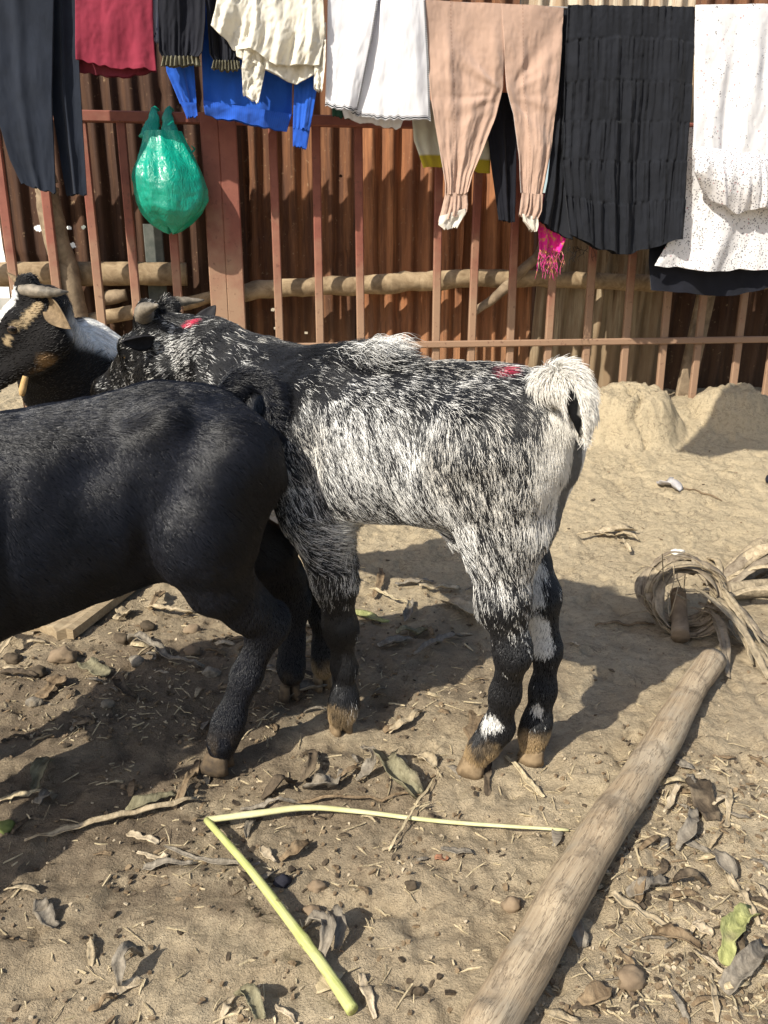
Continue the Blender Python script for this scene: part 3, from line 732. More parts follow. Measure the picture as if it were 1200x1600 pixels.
    def fn(p, nn, r):
        c, x, y, z, dt, m = colour(p, r); n = len(p)
        d = np.zeros((n, 3)); d[:] = np.array([0, 0, -1.0]); d = d-H*(.30+.42*sm(-.16, .02, x))[:, None]
        top = sm(.60, .66, z)[:, None]; d = d*(1-top)+top*(-H*1.0+np.array([0, 0, -.1])+Lf*np.sign(y)[:, None]*.25)
        lg = sm(.40, .30, z)[:, None]; d = d*(1-lg)+lg*np.array([0, 0, -1.])
        nk = sm(.28, .36, x)[:, None]; d = d*(1-nk)+nk*(-H*.9+np.array([0, 0, -.35]))
        hd = (x > .43)[:, None]; d = np.where(hd, -nose_ax, d)
        L = .006+.013*sm(.26, .42, z); L = L+.006*sm(.62, .66, z)
        L = np.where(x > .40, .012, L)
        lift = np.full(n, .10); rad = np.where(r.random(n) < .2, .00060, .00042)
        crest = np.exp(-((x-.10)/.06)**2)*sm(.655, .67, z)*sm(.055, .02, np.abs(y)); L = L+.026*crest; lift = lift+1.35*crest
        back = sm(.655, .67, z)*sm(.05, .02, np.abs(y)); L = L+.008*back; lift = lift+.2*back
        tl = dt < .028; L = np.where(tl, .020, L); lift = np.where(tl, .7, lift); strp = strip_d(p) < .0075; L = np.where(strp, .0, L)
        d = np.where(tl[:, None], np.array([.25, -.1, -.5]), d)
        rp = (x < -.228) & (z > .44) & ~tl; L = np.where(rp & ~strp, .022, L); lift = np.where(rp, .2, lift); d = np.where(rp[:, None], np.array([.1, 0, -1.]), d)
        bel = sm(.43, .40, z)*(np.abs(x) < .17); L = L+.012*bel; d = np.where(((z < .44) & (np.abs(x) < .15) & (z > .33))[:, None], -H*1.0+np.array([0, 0, -.35]), d)
        L = np.where(z < .030, 0.007, L)
        L = np.where((z < .012), 0, L); rad = np.where(z < .3, .00045, rad); lift = np.where(z < .36, .05, lift)
        eyep = np.minimum(np.linalg.norm(p-h(.0725, -.030, -.045), axis=1), np.linalg.norm(p-h(.0725, -.030, .045), axis=1)); L = np.where(eyep < .013, 0, L)
        return d, L, lift, c, rad
    fur(root, V, Q, 340000, fn, 3, jit=.09, lock=.26)
    horn(root, h(.022, .012, -.026), Pn(247, 477, 1.50), Pn(226, 484, 1.535), .0185, M_horn)
    horn(root, h(.022, .012, .026), Pn(319, 469, 1.68), Pn(270, 474, 1.66), .0175, M_horn)
    eb = mat_plain('ear_black', (.010, .010, .012), (.022, .02, .022), 80, .7)
    ear(root, h(.0, -.036, -.050), Pn(193, 539, 1.50), (-.12, -.85, -.45), .022, eb)
    ear(root, h(-.005, -.03, .050), Pn(334, 474, 1.66), (-.35, -.93, .1), .024, eb)
    for sg in (-1, 1): eye(root, h(.0725, -.032, .0395*sg), .0125, s_ax*sg+.25*nose_ax, (M_amber, M_pupil))
    hoof(root, Pn(752, 1178, 1.22), G(729, 1204), .024, M_hoof); hoof(root, Pn(834, 1160, 1.256), G(829, 1188), .022, M_hoof)
    hoof(root, Pn(535, 1118, 1.343), G(530, 1139), .0225, M_hoof); hoof(root, Pn(505, 1055, 1.51), G(502, 1072), .021, M_hoof)
    return root
speckled_goat()

# ------------------------------------------------------------------ the black goat in front
def black_goat():
    R = np.array([-.275, 1.285, 0]); H = np.array([-.94, -.34, 0]); H /= np.linalg.norm(H); Lf = np.array([-.34, .94, 0]); Lf /= np.linalg.norm(Lf)
    Lf = np.array([H[1], -H[0], 0]); loc = lambda x, y, z: R+H*x+Lf*y+np.array([0, 0, z])
    root = empty('goat', (R[0], R[1], 0), 'glossy all black goat with its rump to the speckled goat, running off the left edge', 'goat')
    Fd = Field((-1.62, .45, -.02), (-.08, 1.62, .98), .0075)
    xs = [-.107, -.078, -.02, .075, .18, .30, .42, .54, .64, .70]
    Fd.trunk(R, H, xs, [.52, .582, .640, .655, .637, .622, .617, .62, .61, .57], [.485, .45, .385, .36, .335, .305, .295, .31, .36, .42], [.05, .088, .115, .130, .142, .15, .15, .13, .10, .06], 0)
    nh = [loc(-.01, -.06, .535), loc(.03, -.075, .44), P(342, 908, 1.215), P(385, 948, 1.235), P(420, 976, 1.255), P(385, 1056, 1.245), P(357, 1128, 1.235), P(349, 1154, 1.233), P(345, 1174, 1.232)]
    leg(Fd, nh, [.088, .086, .050, .036, .028, .0205, .0235, .0215, .020], .025)
    Fd.cone(P(432, 958, 1.26), P(416, 992, 1.255), .015, .015, .018); Fd.ell(P(376, 1142, 1.25), (.009, .009, .012), None, .006)
    fh = [loc(.0, .06, .53), loc(.015, .065, .45), P(415, 862, 1.40), P(441, 900, 1.44), P(461, 938, 1.47), P(457, 1005, 1.47), P(455, 1040, 1.465), P(456, 1056, 1.46)]
    leg(Fd, fh, [.08, .066, .047, .036, .0275, .0205, .022, .021], .025)
    Fd.cone(loc(-.03, 0, .53), loc(-.03, 0, .475), .068, .05, .04)
    Fd.ell(loc(.09, -.085, .60), (.035, .02, .022), None, .04); Fd.ell(loc(.40, -.10, .42), (.09, .05, .12), None, .05)
    for sg, dx in ((-1, .06), (1, .0)):
        y = sg*.085; x = .50
        leg(Fd, [loc(x, y, .48), loc(x-.03, y, .34), loc(x-.02+dx, y, .21), loc(x-.02+dx, y, .07), loc(x+dx, y, .035)], [.085, .06, .035, .025, .024], .03)
    poll = np.array([-.79, .80, .47]); hf = np.array([.15, -.6, -.72])     # it has turned its lowered head to its left
    Fd.chain([loc(.58, 0, .50), np.array([-.85, .95, .53]), np.array([-.80, .83, .455])], [.12, .085, .055], .04)
    h = head_field(Fd, poll, hf, (0, 0, 1), 1.15)
    tp = catmull([P(352, 622, 1.32), P(362, 606, 1.33), P(382, 594, 1.335), P(408, 596, 1.335), P(427, 618, 1.325), P(432, 662, 1.31)], 9)
    Fd.chain(tp, [.020, .016, .0135, .012, .011, .011, .010, .009, .006], .006)
    V, Q = Fd.mesh(2, dents=((loc(.185, -.14, .565), (.05, .05, .055), .022), (loc(.12, -.13, .44), (.022, .04, .09), .012), (loc(.075, -.11, .625), (.035, .035, .022), -.010), (loc(-.045, -.10, .50), (.03, .04, .06), .010), (loc(.02, -.13, .52), (.05, .05, .07), -.010), (loc(.30, -.15, .47), (.012, .06, .12), .004), (loc(.345, -.15, .47), (.012, .06, .12), .004)))
    def colour(p):
        n = vn(p*30, 4); c = np.broadcast_to(np.array([.0052, .0058, .0090]), p.shape)*(.7+.7*n)[:, None]
        dust = sm(.10, .03, p[:, 2])*.5*sm(.45, .7, vn(p*60, 7)); c = cmix(c, np.array([.12, .085, .05]), dust); return c
    body = mesh_obj('body', V, Q, M_coat, root, col=colour(V))
    def fn(p, nn, r):
        n = len(p); q = p-R; x = q@H; y = q@Lf; z = p[:, 2]; c = colour(p)*(.7+.8*r.random(n))[:, None]
        c = c*(.6+.9*vn(p*14, 31))[:, None]
        d = np.zeros((n, 3)); d[:] = -H*.7+np.array([0, 0, -.8]); top = sm(.58, .63, z)[:, None]; d = d*(1-top)+top*(-H+Lf*np.sign(y)[:, None]*.3)
        lg = sm(.36, .28, z)[:, None]; d = d*(1-lg)+lg*np.array([0, 0, -1.])
        L = .005+.012*sm(.24, .40, z); L = L+.006*sm(.6, .64, z); lift = np.full(n, .10); rad = np.full(n, .00042)
        dt = np.min(np.linalg.norm(p[:, None]-tp[None], axis=2), axis=1); tl = (dt < .020)
        L = np.where(tl, .026, L); lift = np.where(tl, .6, lift); d = np.where(tl[:, None], np.array([.8, 0, -.35]), d)
        L = np.where(z < .012, 0, L); px, py = proj(p); L = np.where(px < -140, 0, L)
        return d, L, lift, c, rad
    fur(root, V, Q, 230000, fn, 5, mat=M_furblack, weight=lambda q: np.clip((proj(q)[0]+160)/40, 0, 1)*(q[:, 1] > .9), jit=.10, lock=.35)
    hoof(root, P(346, 1165, 1.232), G(335, 1200), .0262, M_hoofd); hoof(root, P(456, 1060, 1.46), G(450, 1086), .0225, M_hoofd)
    for sg, dx in ((-1, .06), (1, .0)): hoof(root, loc(.50+dx, sg*.085, .03), loc(.52+dx, sg*.085, 0), .023, M_hoofd)
    for sg in (-1, 1):
        horn(root, h(.02, .012, .026*sg), h(-.09, .05, .06*sg), h(-.02, .06, .035*sg), .017, M_horn)
        ear(root, h(-.005, -.036, .05*sg), h(-.03, -.07, .13*sg), hf, .02, bpy.data.materials['ear_black'])
        eye(root, h(.0725, -.032, .0395*sg), .0125, np.cross(hf, (0, 0, 1))*sg+.2*hf, (M_browneye, M_pupil))
    return root
black_goat()

# ------------------------------------------------------------------ the pied goat behind
def pied_goat():
    C = np.array([-.770, 2.00, 0]); H = np.array([-.85, -.50, 0]); H /= np.linalg.norm(H); Lf = np.array([H[1], -H[0], 0])
    Lf = np.array([-.50, .85, 0])/np.linalg.norm([.50, .85]); loc = lambda x, y, z: C+H*x+Lf*y+np.array([0, 0, z])   # y to the right of the picture
    root = empty('goat', (C[0], C[1], 0), 'black goat with white shoulder and tan striped face behind the glossy black goat', 'goat')
    Fd = Field((-1.28, 1.55, -.02), (-.28, 2.42, .86), .0075)
    xs = [-.40, -.37, -.29, -.18, -.07, .03, .09]
    Fd.trunk(C, H, xs, [.52, .565, .59, .62, .692, .675, .62], [.46, .42, .40, .39, .40, .42, .5], [.05, .08, .105, .115, .105, .09, .05], 0)
    a, b = G(113, 940), G(161, 922)
    for g, sy in ((a, -.05), (b, .045)):
        leg(Fd, [loc(-.01, sy, .52), loc(-.02, sy, .40), (loc(-.01, sy, .22)+g)/2+np.array([0, 0, .11]), g+np.array([0, .012, .08]), g+np.array([0, .004, .03])], [.075, .055, .03, .022, .022], .03)
    for sy in (-.07, .07):
        leg(Fd, [loc(-.30, sy*.8, .49), loc(-.27, sy, .40), loc(-.37, sy, .22), loc(-.33, sy, .06), loc(-.32, sy, .03)], [.075, .062, .03, .02, .02], .03)
    poll = P(68, 450, 1.86); f = np.array([-.85, -.22, -.47])
    Fd.chain([loc(.0, 0, .57), P(88, 562, 1.93), P(68, 502, 1.88)], [.095, .074, .052], .035)
    h = head_field(Fd, poll, f, (0, 0, 1), 1.28)
    V, Q = Fd.mesh(2); fa, ua, sa = head_axes(f, (0, 0, 1))
    def colour(p):
        q = p-np.asarray(poll); u1 = q@fa/1.35; u2 = q@ua/1.35; u3 = q@sa/1.35; c = np.broadcast_to(np.array([.012, .011, .011]), p.shape)*1.0
        hd = u1 > -.01
        n = .02*(vn(p*60, 5)-.5)
        blaze = (np.linalg.norm(p-P(0, 470, 1.84), axis=1)+n < .060); c = np.where((blaze & hd)[:, None], WHT, c)
        sa_, sb_ = P(50, 484, 1.79), P(10, 528, 1.77); ts = np.clip(((p-sa_)@(sb_-sa_))/((sb_-sa_)@(sb_-sa_)), -.2, 1.2); stripe = np.linalg.norm((p-sa_-ts[:, None]*(sb_-sa_))*np.array([1, .35, 1]), axis=1)+.6*n < .0105; c = np.where((stripe & hd)[:, None], np.array([.36, .27, .16]), c)
        jaw = sm(.040, .018, np.linalg.norm(p-P(62, 600, 1.80), axis=1)); jaw = np.maximum(jaw, sm(.035, .015, np.linalg.norm(p-P(20, 598, 1.75), axis=1))); jaw = np.maximum(jaw, .6*sm(.028, .012, np.linalg.norm(p-P(74, 566, 1.80), axis=1)))*sm(.35, .55, vn(p*45, 12)+.25*jaw)
        c = cmix(c, np.array([.34, .20, .085]), jaw)
        wv = sm(.098, .075, np.linalg.norm((p-P(182, 494, 2.0))*np.array([1, .4, 1.0]), axis=1)+.02*(vn(p*25, 3)-.5)); wv = wv*sm(.575, .6, p[:, 2]+.02*(vn(p*30, 9)-.5)); c = cmix(c, WHT, wv); return c
    mesh_obj('body', V, Q, M_coat, root, col=colour(V))
    def fn(p, nn, r):
        n = len(p); z = p[:, 2]; c = colour(p)*(.75+.5*r.random(n))[:, None]; q = (p-np.asarray(poll))@fa
        d = np.zeros((n, 3)); d[:] = -H*.5+np.array([0, 0, -.8]); d = np.where((q > -.02)[:, None], -fa, d)
        L = np.where(q > 0, .007, .018); L = np.where(z < .35, .007, L); L = np.where(z < .012, 0, L); e = np.linalg.norm(p-h(.084, -.034, -.047), axis=1); L = np.where(e < .015, 0, L)
        return d, L, np.full(n, .2), c, np.full(n, .0006)
    fur(root, V, Q, 26000, fn, 8)
    horn(root, h(.026, .012, -.030), P(107, 456, 1.80), P(80, 457, 1.785), .0145, M_horn)
    horn(root, h(.026, .012, .026), P(50, 452, 1.99), P(40, 449, 1.95), .0135, M_horn)
    eb = mat_plain('ear_brown', (.10, .07, .04), (.22, .155, .09), 60, .8)
    ear(root, h(.004, -.024, -.046), P(101, 512, 1.74), (-.35, -.85, .1), .028, eb, .5)
    ear(root, h(.004, -.034, .05), P(20, 440, 2.06), (-.5, .6, 0), .024, eb, .5)
    for sg in (-1, 1): eye(root, h(.0725, -.032, .0395*sg), .0150, sa*sg+.2*fa, (M_browneye, M_pupil))
    V, F = tube(catmull([P(40, 588, 1.79), P(36, 605, 1.785), P(34, 618, 1.785)], 8), [.006, .007, .008, .005], 10); mesh_obj('wattle', V, F, mat_plain('wattle_tan', (.40, .25, .10), (.5, .33, .15), 60, .8), root)
    for g in (a, b): hoof(root, g+np.array([0, .006, .03]), g+np.array([0, -.012, 0]), .019, M_hoofd)
    for sy in (-.07, .07): g = loc(-.32, sy, 0); g[2] = terrain(g[0], g[1]); hoof(root, g+np.array([0, 0, .03]), g+H*.012, .019, M_hoofd)
    return root
pied_goat()
# ------------------------------------------------------------------ laundry on the line
def poly(pts, t):
    pts = np.asarray(pts, float); s = np.concatenate([[0], np.cumsum(np.linalg.norm(np.diff(pts, axis=0), axis=1))]); s /= s[-1]
    return np.interp(t, s, pts[:, 0]), np.interp(t, s, pts[:, 1])
def cloth(name, L, R, mat, parent=None, off=0.0, nu=60, nv=70, hem=None, folds=((3, .010), (7, .004)), gap=.018, wr=.008, seed=0, disp=None, ramp0=.25, fine=.0012, top_open=False):
    """a hanging tube of cloth: front and back layer joined at both sides, hung from its top edge."""
    t = np.linspace(0, 1, nv); u = np.linspace(0, 1, nu)
    lx, ly = poly(L, t); rx, ry = poly(R, t)
    U, T = np.meshgrid(u, t)
    px = lx[:, None]*(1-U)+rx[:, None]*U; py = ly[:, None]*(1-U)+ry[:, None]*U
    if hem is not None:
        hx = [a for a, b in hem]; hy = [b for a, b in hem]; py = py+np.interp(U, hx, hy)*T**1.5
    jag = (vn(np.stack([U*14, T*0, T*0+seed], -1), 3)-.5)*5*T**6; py = py+jag
    wd = np.linalg.norm(FP(rx[nv//2], ry[nv//2], YL)-FP(lx[nv//2], ly[nv//2], YL)); ht = abs(ly[-1]-ly[0])/FPX*YL
    base = FP(px, py, YL); rp = ramp0+(1-ramp0)*sm(0, .5, T)
    d = 0*U
    for k, (fq, am) in enumerate(folds):
        ph = fbm(np.stack([U*fq*.5+seed*3.1+k, T*1.6*max(.4, ht), U*0], -1), 2, seed+k)-.5
        d = d+am*1.5*rp*(2*vn(np.stack([2*fq*U+1.6*ph+seed*7.3, T*.8+k*5., U*0], -1), seed+k)-1)
    q = np.stack([U*wd*26, T*ht*9, U*0+seed], -1); d = d+wr*rp*2*(fbm(q, 3, seed+11)-.5)
    q = np.stack([U*wd*70+T*6, T*ht*38, U*0+seed], -1); d = d+fine*2*(1-np.abs(2*fbm(q, 3, seed+15)-1)-.6)
    if disp is not None: d = d+disp(U, T, px, py)
    th = gap*np.sin(math.pi*np.clip(U, 0, 1))**.5*(.15+.85*sm(0, .35, T))+.003
    A = base+(off+d)[..., None]*FN; B = base+(off+d*.55-th)[..., None]*FN
    tb = T*0
    V = np.concatenate([A, B[:, ::-1]], 1).reshape(-1, 3); m = 2*nu
    uv = np.concatenate([np.stack([U, T], -1), np.stack([U, T], -1)[:, ::-1]], 1).reshape(-1, 2)
    F = grid_faces(nv, m, True)
    org = wpos(parent) if parent is not None else FP(px.mean(), ly[0], YL)
    if parent is not None: return mesh_obj(name, V, F, mat, parent, uv=uv)
    return mesh_obj(name, V, F, mat, None, uv=uv, origin=org)
def uvsep(n, uv): x = n.n('ShaderNodeSeparateXYZ'); n.l(uv, x.inputs[0]); return x.outputs
# the line itself
V, F = tube(catmull([FP(x, y, YL) for x, y in ((-140, -66), (330, -22), (660, 1), (880, 12), (1075, 15), (1330, 12))], 60), .0032, 8)
tag(mesh_obj('clothes_line', V, F, mat_plain('cord_grey', (.2, .2, .2), (.3, .3, .3)), None, origin=FP(660, 1, YL)), 'sagging cord carrying the washing in front of the steel gate', 'clothes line')

# navy trousers
M_navy = mat_fabric('navy_twill', (0.0120, 0.0158, 0.0255), .2, 0, .9, .06)
t = empty('trousers', FP(60, -60, YL), 'dark navy straight trousers hanging at the far left of the line', 'trousers', 'washing on the line')
def crease(U, T, px, py): return .012*np.exp(-((U-.5)/.1)**2)
cloth('leg', [(-40, -60), (-12, 150), (18, 250), (36, 288)], [(88, -60), (84, 150), (90, 303)], M_navy, t, .018, disp=crease, folds=((1.0, .010), (2.2, .003)), gap=.03, seed=1, fine=.0006, wr=.005)
cloth('leg', [(70, -60), (76, 150), (101, 304)], [(118, -60), (123, 110), (135, 303)], M_navy, t, -.012, disp=crease, folds=((1.0, .008), (2.2, .003)), gap=.03, seed=2, fine=.0006, wr=.005)
# maroon shirt
M_mar = mat_fabric('maroon_cotton', (.23, .022, .045), .12, .12, .85, .2); M_mard = mat_fabric('dark_maroon_cotton', (.12, .013, .025), .12)
t = empty('shirt', FP(180, -60, YL), 'maroon shirt hanging between the navy trousers and the black bloomers', 'shirt', 'washing on the line')
cloth('front', [(117, -60), (118, 60), (119, 92)], [(238, -60), (240, 60), (244, 108)], M_mar, t, .0, folds=((2.5, .008), (6, .003)), seed=3, hem=((0, 0), (.5, 6), (1, 0)))
cloth('back_tail', [(112, 60), (118, 108)], [(240, 60), (243, 112)], M_mard, t, -.035, folds=((2, .006),), seed=4, nv=20, hem=((0, 0), (.5, 8), (1, -5)))
def bits(n, c, uv):
    f = n.ramp(n.voro(60), (.25, 1.), (.32, 0.)); return n.mix(f, c, (.08, .09, .14))
M_grey = mat_fabric('grey_print', (.45, .46, .52), .1, .1, extra=bits)
tag(cloth('vest', [(228, -60), (232, 60)], [(256, -60), (252, 64)], M_grey, None, -.03, 16, 24, seed=5), 'narrow strip of grey printed cloth beside the maroon shirt', 'vest', 'washing on the line')
# black bloomers with gathered olive hems
M_blk = mat_fabric('black_cotton', (0.0083, 0.0090, 0.0142), .2, 0, .9, .06); M_olv = mat_fabric('olive_elastic', (.13, .12, .075), .2)
t = empty('bloomers', FP(310, -60, YL), 'black bloomers with gathered olive hems in front of the blue sweater', 'bloomers', 'washing on the line')
g1 = lambda U, T, px, py: .012*(2*vn(np.stack([U*17, T*1.2, U*0], -1), 71)-1)*sm(.5, .9, T)
for a, b, s in (([(246, -60), (249, 40), (250, 82), (256, 92)], [(322, -60), (322, 40), (318, 84), (312, 92)], 6), ([(316, -60), (325, 40), (328, 88), (334, 97)], [(374, -60), (378, 40), (380, 90), (374, 98)], 7)):
    lg = cloth('leg', a, b, M_blk, t, .022 if s == 7 else .034, 60, 50, disp=g1, seed=s, gap=.035)
    (x0, y0), (x1, y1) = a[-1], b[-1]
    cloth('hem_band', [(x0, y0-1), (x0-3, y0+13)], [(x1, y1-1), (x1+3, y1+13)], M_olv, lg, .022 if s == 7 else .034, 60, 10, disp=lambda U, T, px, py: .008*np.sin(U*2*math.pi*9), seed=s, folds=((3, .004),), gap=.03)
# blue sweater
M_blue = mat_fabric('blue_jersey', (.010, .085, .46), .12, .06, .9, .4)
def rib(n, c, uv): return n.mix(n.math('MULTIPLY', n.ramp(n.math('SINE', n.math('MULTIPLY', uvsep(n, uv)[0], 260.)), (.35, 0.), (.65, 1.)), .35), c, (.006, .045, .26))
M_rib = mat_fabric('blue_rib', (.010, .075, .42), .1, 0, .9, .4, extra=rib)
t = empty('sweater', FP(380, -40, YL), 'bright blue sweater with ribbed hem and sleeves hanging below black bloomers and cream skirt', 'sweater', 'washing on the line')
bd = cloth('torso', [(300, -50), (313, 60), (316, 154)], [(470, -50), (458, 80), (457, 176)], M_blue, t, -.045, folds=((2, .012), (5, .004)), seed=8, gap=.035)
cloth('ribbed_hem', [(316, 153), (319, 178)], [(457, 175), (449, 201)], M_rib, bd, -.043, 60, 16, folds=((2, .010),), seed=8, gap=.035)
sl = cloth('sleeve', [(248, 30), (259, 110), (280, 158)], [(308, 20), (302, 100), (306, 160)], M_blue, t, -.022, folds=((1.5, .008), (4, .003)), seed=9, gap=.04)
cloth('cuff', [(280, 157), (291, 182)], [(306, 159), (308, 180)], M_rib, sl, -.022, 30, 12, folds=((2, .004),), seed=9, gap=.025)
sl = cloth('sleeve', [(462, 40), (460, 130), (458, 198)], [(505, 40), (497, 130), (485, 202)], M_blue, t, -.022, folds=((1.5, .008), (4, .003)), seed=10, gap=.04)
cloth('cuff', [(458, 197), (458, 226)], [(485, 201), (480, 231)], M_rib, sl, -.022, 30, 12, folds=((2, .004),), seed=10, gap=.03)
# cream frilled skirt
def crm(n, c, uv): return n.mix(n.ramp(n.noise(7, 5, .7), (.55, 0.), (.72, .6)), c, (.42, .35, .23))
M_crm = mat_fabric('cream_satin', (.74, .70, .60), .05, .22, .7, .2, extra=crm)
t = empty('frilled_skirt', FP(420, -60, YL), 'cream crumpled skirt with frilled hem and dangling ties, over the blue sweater', 'skirt', 'washing on the line')
fr = lambda U, T, px, py: .016*(2*vn(np.stack([U*22, T*2.5, U*0], -1), 72)-1)*sm(.45, .8, T)
cloth('skirt', [(350, -60), (338, 20), (331, 44)], [(500, -60), (506, 60), (497, 105)], M_crm, t, .055, 110, 80, hem=((0, 0), (.2, 24), (.35, 16), (.6, 28), (.8, 14), (1, 0)), folds=((5, .012), (11, .005)), disp=fr, seed=12, fine=.004)
cloth('underskirt', [(362, 30), (370, 90)], [(500, 40), (495, 118)], M_crm, t, .03, 70, 40, hem=((0, 0), (.5, 15), (.75, 22), (1, -4)), folds=((6, .010),), seed=13, fine=.006)
cloth('tie', [(385, 60), (378, 110), (380, 150)], [(412, 66), (415, 110), (404, 164)], M_crm, t, .04, 24, 50, folds=((2, .010),), seed=14, fine=.007, gap=.03)
cloth('tie', [(490, 40), (490, 110), (489, 142)], [(508, 40), (507, 100), (502, 146)], M_crm, t, .045, 24, 50, folds=((2, .010),), seed=15, fine=.007, gap=.03)
# white gowns with black stitching
def stitch(n, c, uv):
    x, y, z = uvsep(n, uv); zz = n.math('SINE', n.math('MULTIPLY', y, 420.))
    e = n.math('MAXIMUM', n.rng(x, .955, .96), n.rng(y, .975, .98)); e = n.math('MULTIPLY', e, n.rng(zz, -.8, -.3)); return n.mix(e, c, (.02, .02, .025))
M_wht = mat_fabric('white_cotton', (.80, .80, .83), .03, .2, .8, .1, extra=stitch); M_whp = mat_fabric('white_poplin', (.78, .79, .84), .03, .2, .8, .1)
t = empty('white_gown', FP(560, -60, YL), 'white gown in overlapping panels edged with black stitching, left of the peach trousers', 'gown', 'washing on the line')
cloth('panel', [(512, -60), (509, 100), (507, 168)], [(600, -60), (580, 60), (557, 177)], M_wht, t, .035, 60, 60, seed=16, folds=((1.4, .010), (3, .002)), wr=.006, fine=.0008)
cloth('panel', [(585, -60), (560, 100), (548, 180)], [(602, -60), (598, 100), (588, 185)], M_wht, t, .015, 40, 60, seed=17, folds=((1.2, .008), (2.5, .002)), wr=.006, fine=.0008)
cloth('panel', [(596, -60), (588, 100), (581, 187)], [(660, -30), (668, 100), (671, 190)], M_wht, t, .03, 60, 60, seed=18, folds=((1.3, .009), (3, .002)), wr=.006, fine=.0008)
cloth('lining', [(515, 100), (540, 183)], [(660, 100), (628, 200)], M_whp, t, -.03, 50, 30, seed=19)
M_gcl = mat_fabric('dark_green_cotton', (.012, .05, .035), .2)
tag(cloth('green_cloth', [(520, 120), (521, 176)], [(570, 120), (556, 184)], M_gcl, None, -.05, 24, 24, seed=20), 'corner of dark green cloth peeping out under the white gown', 'cloth', 'washing on the line')
# peach cuffed trousers
def pch(n, c, uv):
    x, y, z = uvsep(n, uv); st = n.math('MULTIPLY', n.rng(n.math('ABSOLUTE', n.math('SUBTRACT', x, .33)), .012, .004), n.rng(n.math('SINE', n.math('MULTIPLY', y, 330.)), -.2, .2)); return n.mix(n.math('MULTIPLY', st, .6), c, (.30, .17, .12))
M_pch = mat_fabric('peach_jersey', (.45, .305, .235), .08, .12, .9, .4, extra=pch, wr=.7); M_sck = mat_fabric('cream_lining', (.68, .63, .55), .08, .15)
t = empty('cuffed_trousers', FP(770, 8, YL), 'peach jersey trousers with gathered cuffs and a high crotch gap', 'trousers', 'washing on the line')
def pull(U, T, px, py):
    r = np.arctan2(py-150, px-787); q = np.hypot(py-150, px-787); return .008*(2*vn(np.stack([r*4.5+3, q*.006, U*0], -1), 81)-1)*sm(8, 50, q)*sm(260, 120, q)+.008*(2*vn(np.stack([px*.03+py*.012, py*.006, U*0], -1), 82)-1)
def gath(U, T, px, py): return .007*(2*vn(np.stack([U*13, T*2, U*0], -1), 73)-1)*sm(.68, .88, T)
lg = cloth('leg', [(661, 2), (664, 80), (672, 160), (686, 240), (694, 285), (694, 303)], [(786, 9), (784, 140), (772, 185), (750, 240), (735, 275), (728, 302)], M_pch, t, .02, 80, 100, seed=21, folds=((2.2, .011), (6, .0035)), disp=lambda *a: pull(*a)+gath(*a), gap=.05, ramp0=.1)
cf = cloth('cuff', [(694, 302), (688, 330), (683, 346)], [(728, 301), (729, 320), (727, 332)], M_pch, lg, .02, 40, 20, seed=22, folds=((6, .007),), gap=.045)
cloth('lining', [(685, 338), (683, 352), (692, 358)], [(725, 326), (726, 334), (712, 356)], M_sck, lg, .026, 30, 16, seed=23, folds=((3, .006),), gap=.05)
lg = cloth('leg', [(780, 9), (789, 140), (800, 180), (810, 250), (813, 303)], [(879, 14), (872, 120), (860, 230), (846, 305)], M_pch, t, .02, 70, 100, seed=24, folds=((2.2, .011), (6, .0035)), disp=lambda *a: pull(*a)+gath(*a), gap=.05, ramp0=.1)
cf = cloth('cuff', [(813, 302), (810, 330), (809, 336)], [(846, 304), (844, 330), (838, 344)], M_pch, lg, .02, 40, 20, seed=25, folds=((6, .007),), gap=.045)
cloth('lining', [(813, 334), (816, 346), (826, 358)], [(838, 340), (838, 352), (836, 362)], M_sck, lg, .02, 30, 16, seed=26, folds=((3, .006),), gap=.04)
# things glimpsed behind the peach trousers
tag(cloth('black_trousers', [(776, 140), (768, 195), (775, 260), (787, 342)], [(816, 140), (814, 250), (812, 347)], M_blk, None, -.06, 30, 60, seed=27, gap=.03), 'black trouser leg hanging in the gap between the peach trouser legs', 'trousers', 'washing on the line')
def ylw(n, c, uv): x, y, z = uvsep(n, uv); return n.mix(n.rng(y, .80, .83), c, (.45, .36, .03))
M_ylw = mat_fabric('yellow_edged_cotton', (.62, .62, .52), .08, .2, extra=ylw)
tag(cloth('yellow_trimmed_cloth', [(648, 150), (653, 215), (668, 258)], [(780, 150), (776, 215), (775, 268)], M_ylw, None, -.085, 50, 40, seed=28, hem=((0, 0), (.3, -6), (1, 0))), 'pale cloth with a mustard hem behind the left peach trouser leg', 'cloth', 'washing on the line')
# tiered black skirt
def tiers(U, T, px, py):
    d = 0*U; ed = [0, .155, .335, .50, .665, .83, 1.0]
    for k in range(6):
        loc = np.clip((T+.03*np.sin(U*3)-ed[k])/(ed[k+1]-ed[k]), 0, 1); ins = ((T+.03*np.sin(U*3) >= ed[k]) & (T+.03*np.sin(U*3) < ed[k+1]))
        f = 20+5*k; d = d+ins*(.0075*(2*vn(np.stack([f*2*U, T*5, U*0], -1), 74+k)-1)*(1-.7*loc)*sm(0, .05, loc)-.0014*np.exp(-((loc)/.04)**2)+.0008*np.sin(math.pi*loc))
    return d
M_skt = mat_fabric('black_crepe', (0.0097, 0.0109, 0.0150), .2, 0, .9, .06)
t = empty('tiered_skirt', FP(975, 15, YL), 'long black tiered skirt hanging between the peach trousers and white floral dress', 'skirt', 'washing on the line')
cloth('skirt', [(880, 13), (877, 150), (873, 260), (884, 366)], [(1077, 16), (1071, 150), (1062, 280), (1056, 374)], M_skt, t, .045, 200, 170, seed=30, hem=((0, 0), (.25, 20), (.5, 28), (.7, 18), (1, 0)), folds=((3, .012), (8, .009), (18, .004)), disp=tiers, gap=.05, ramp0=.15)
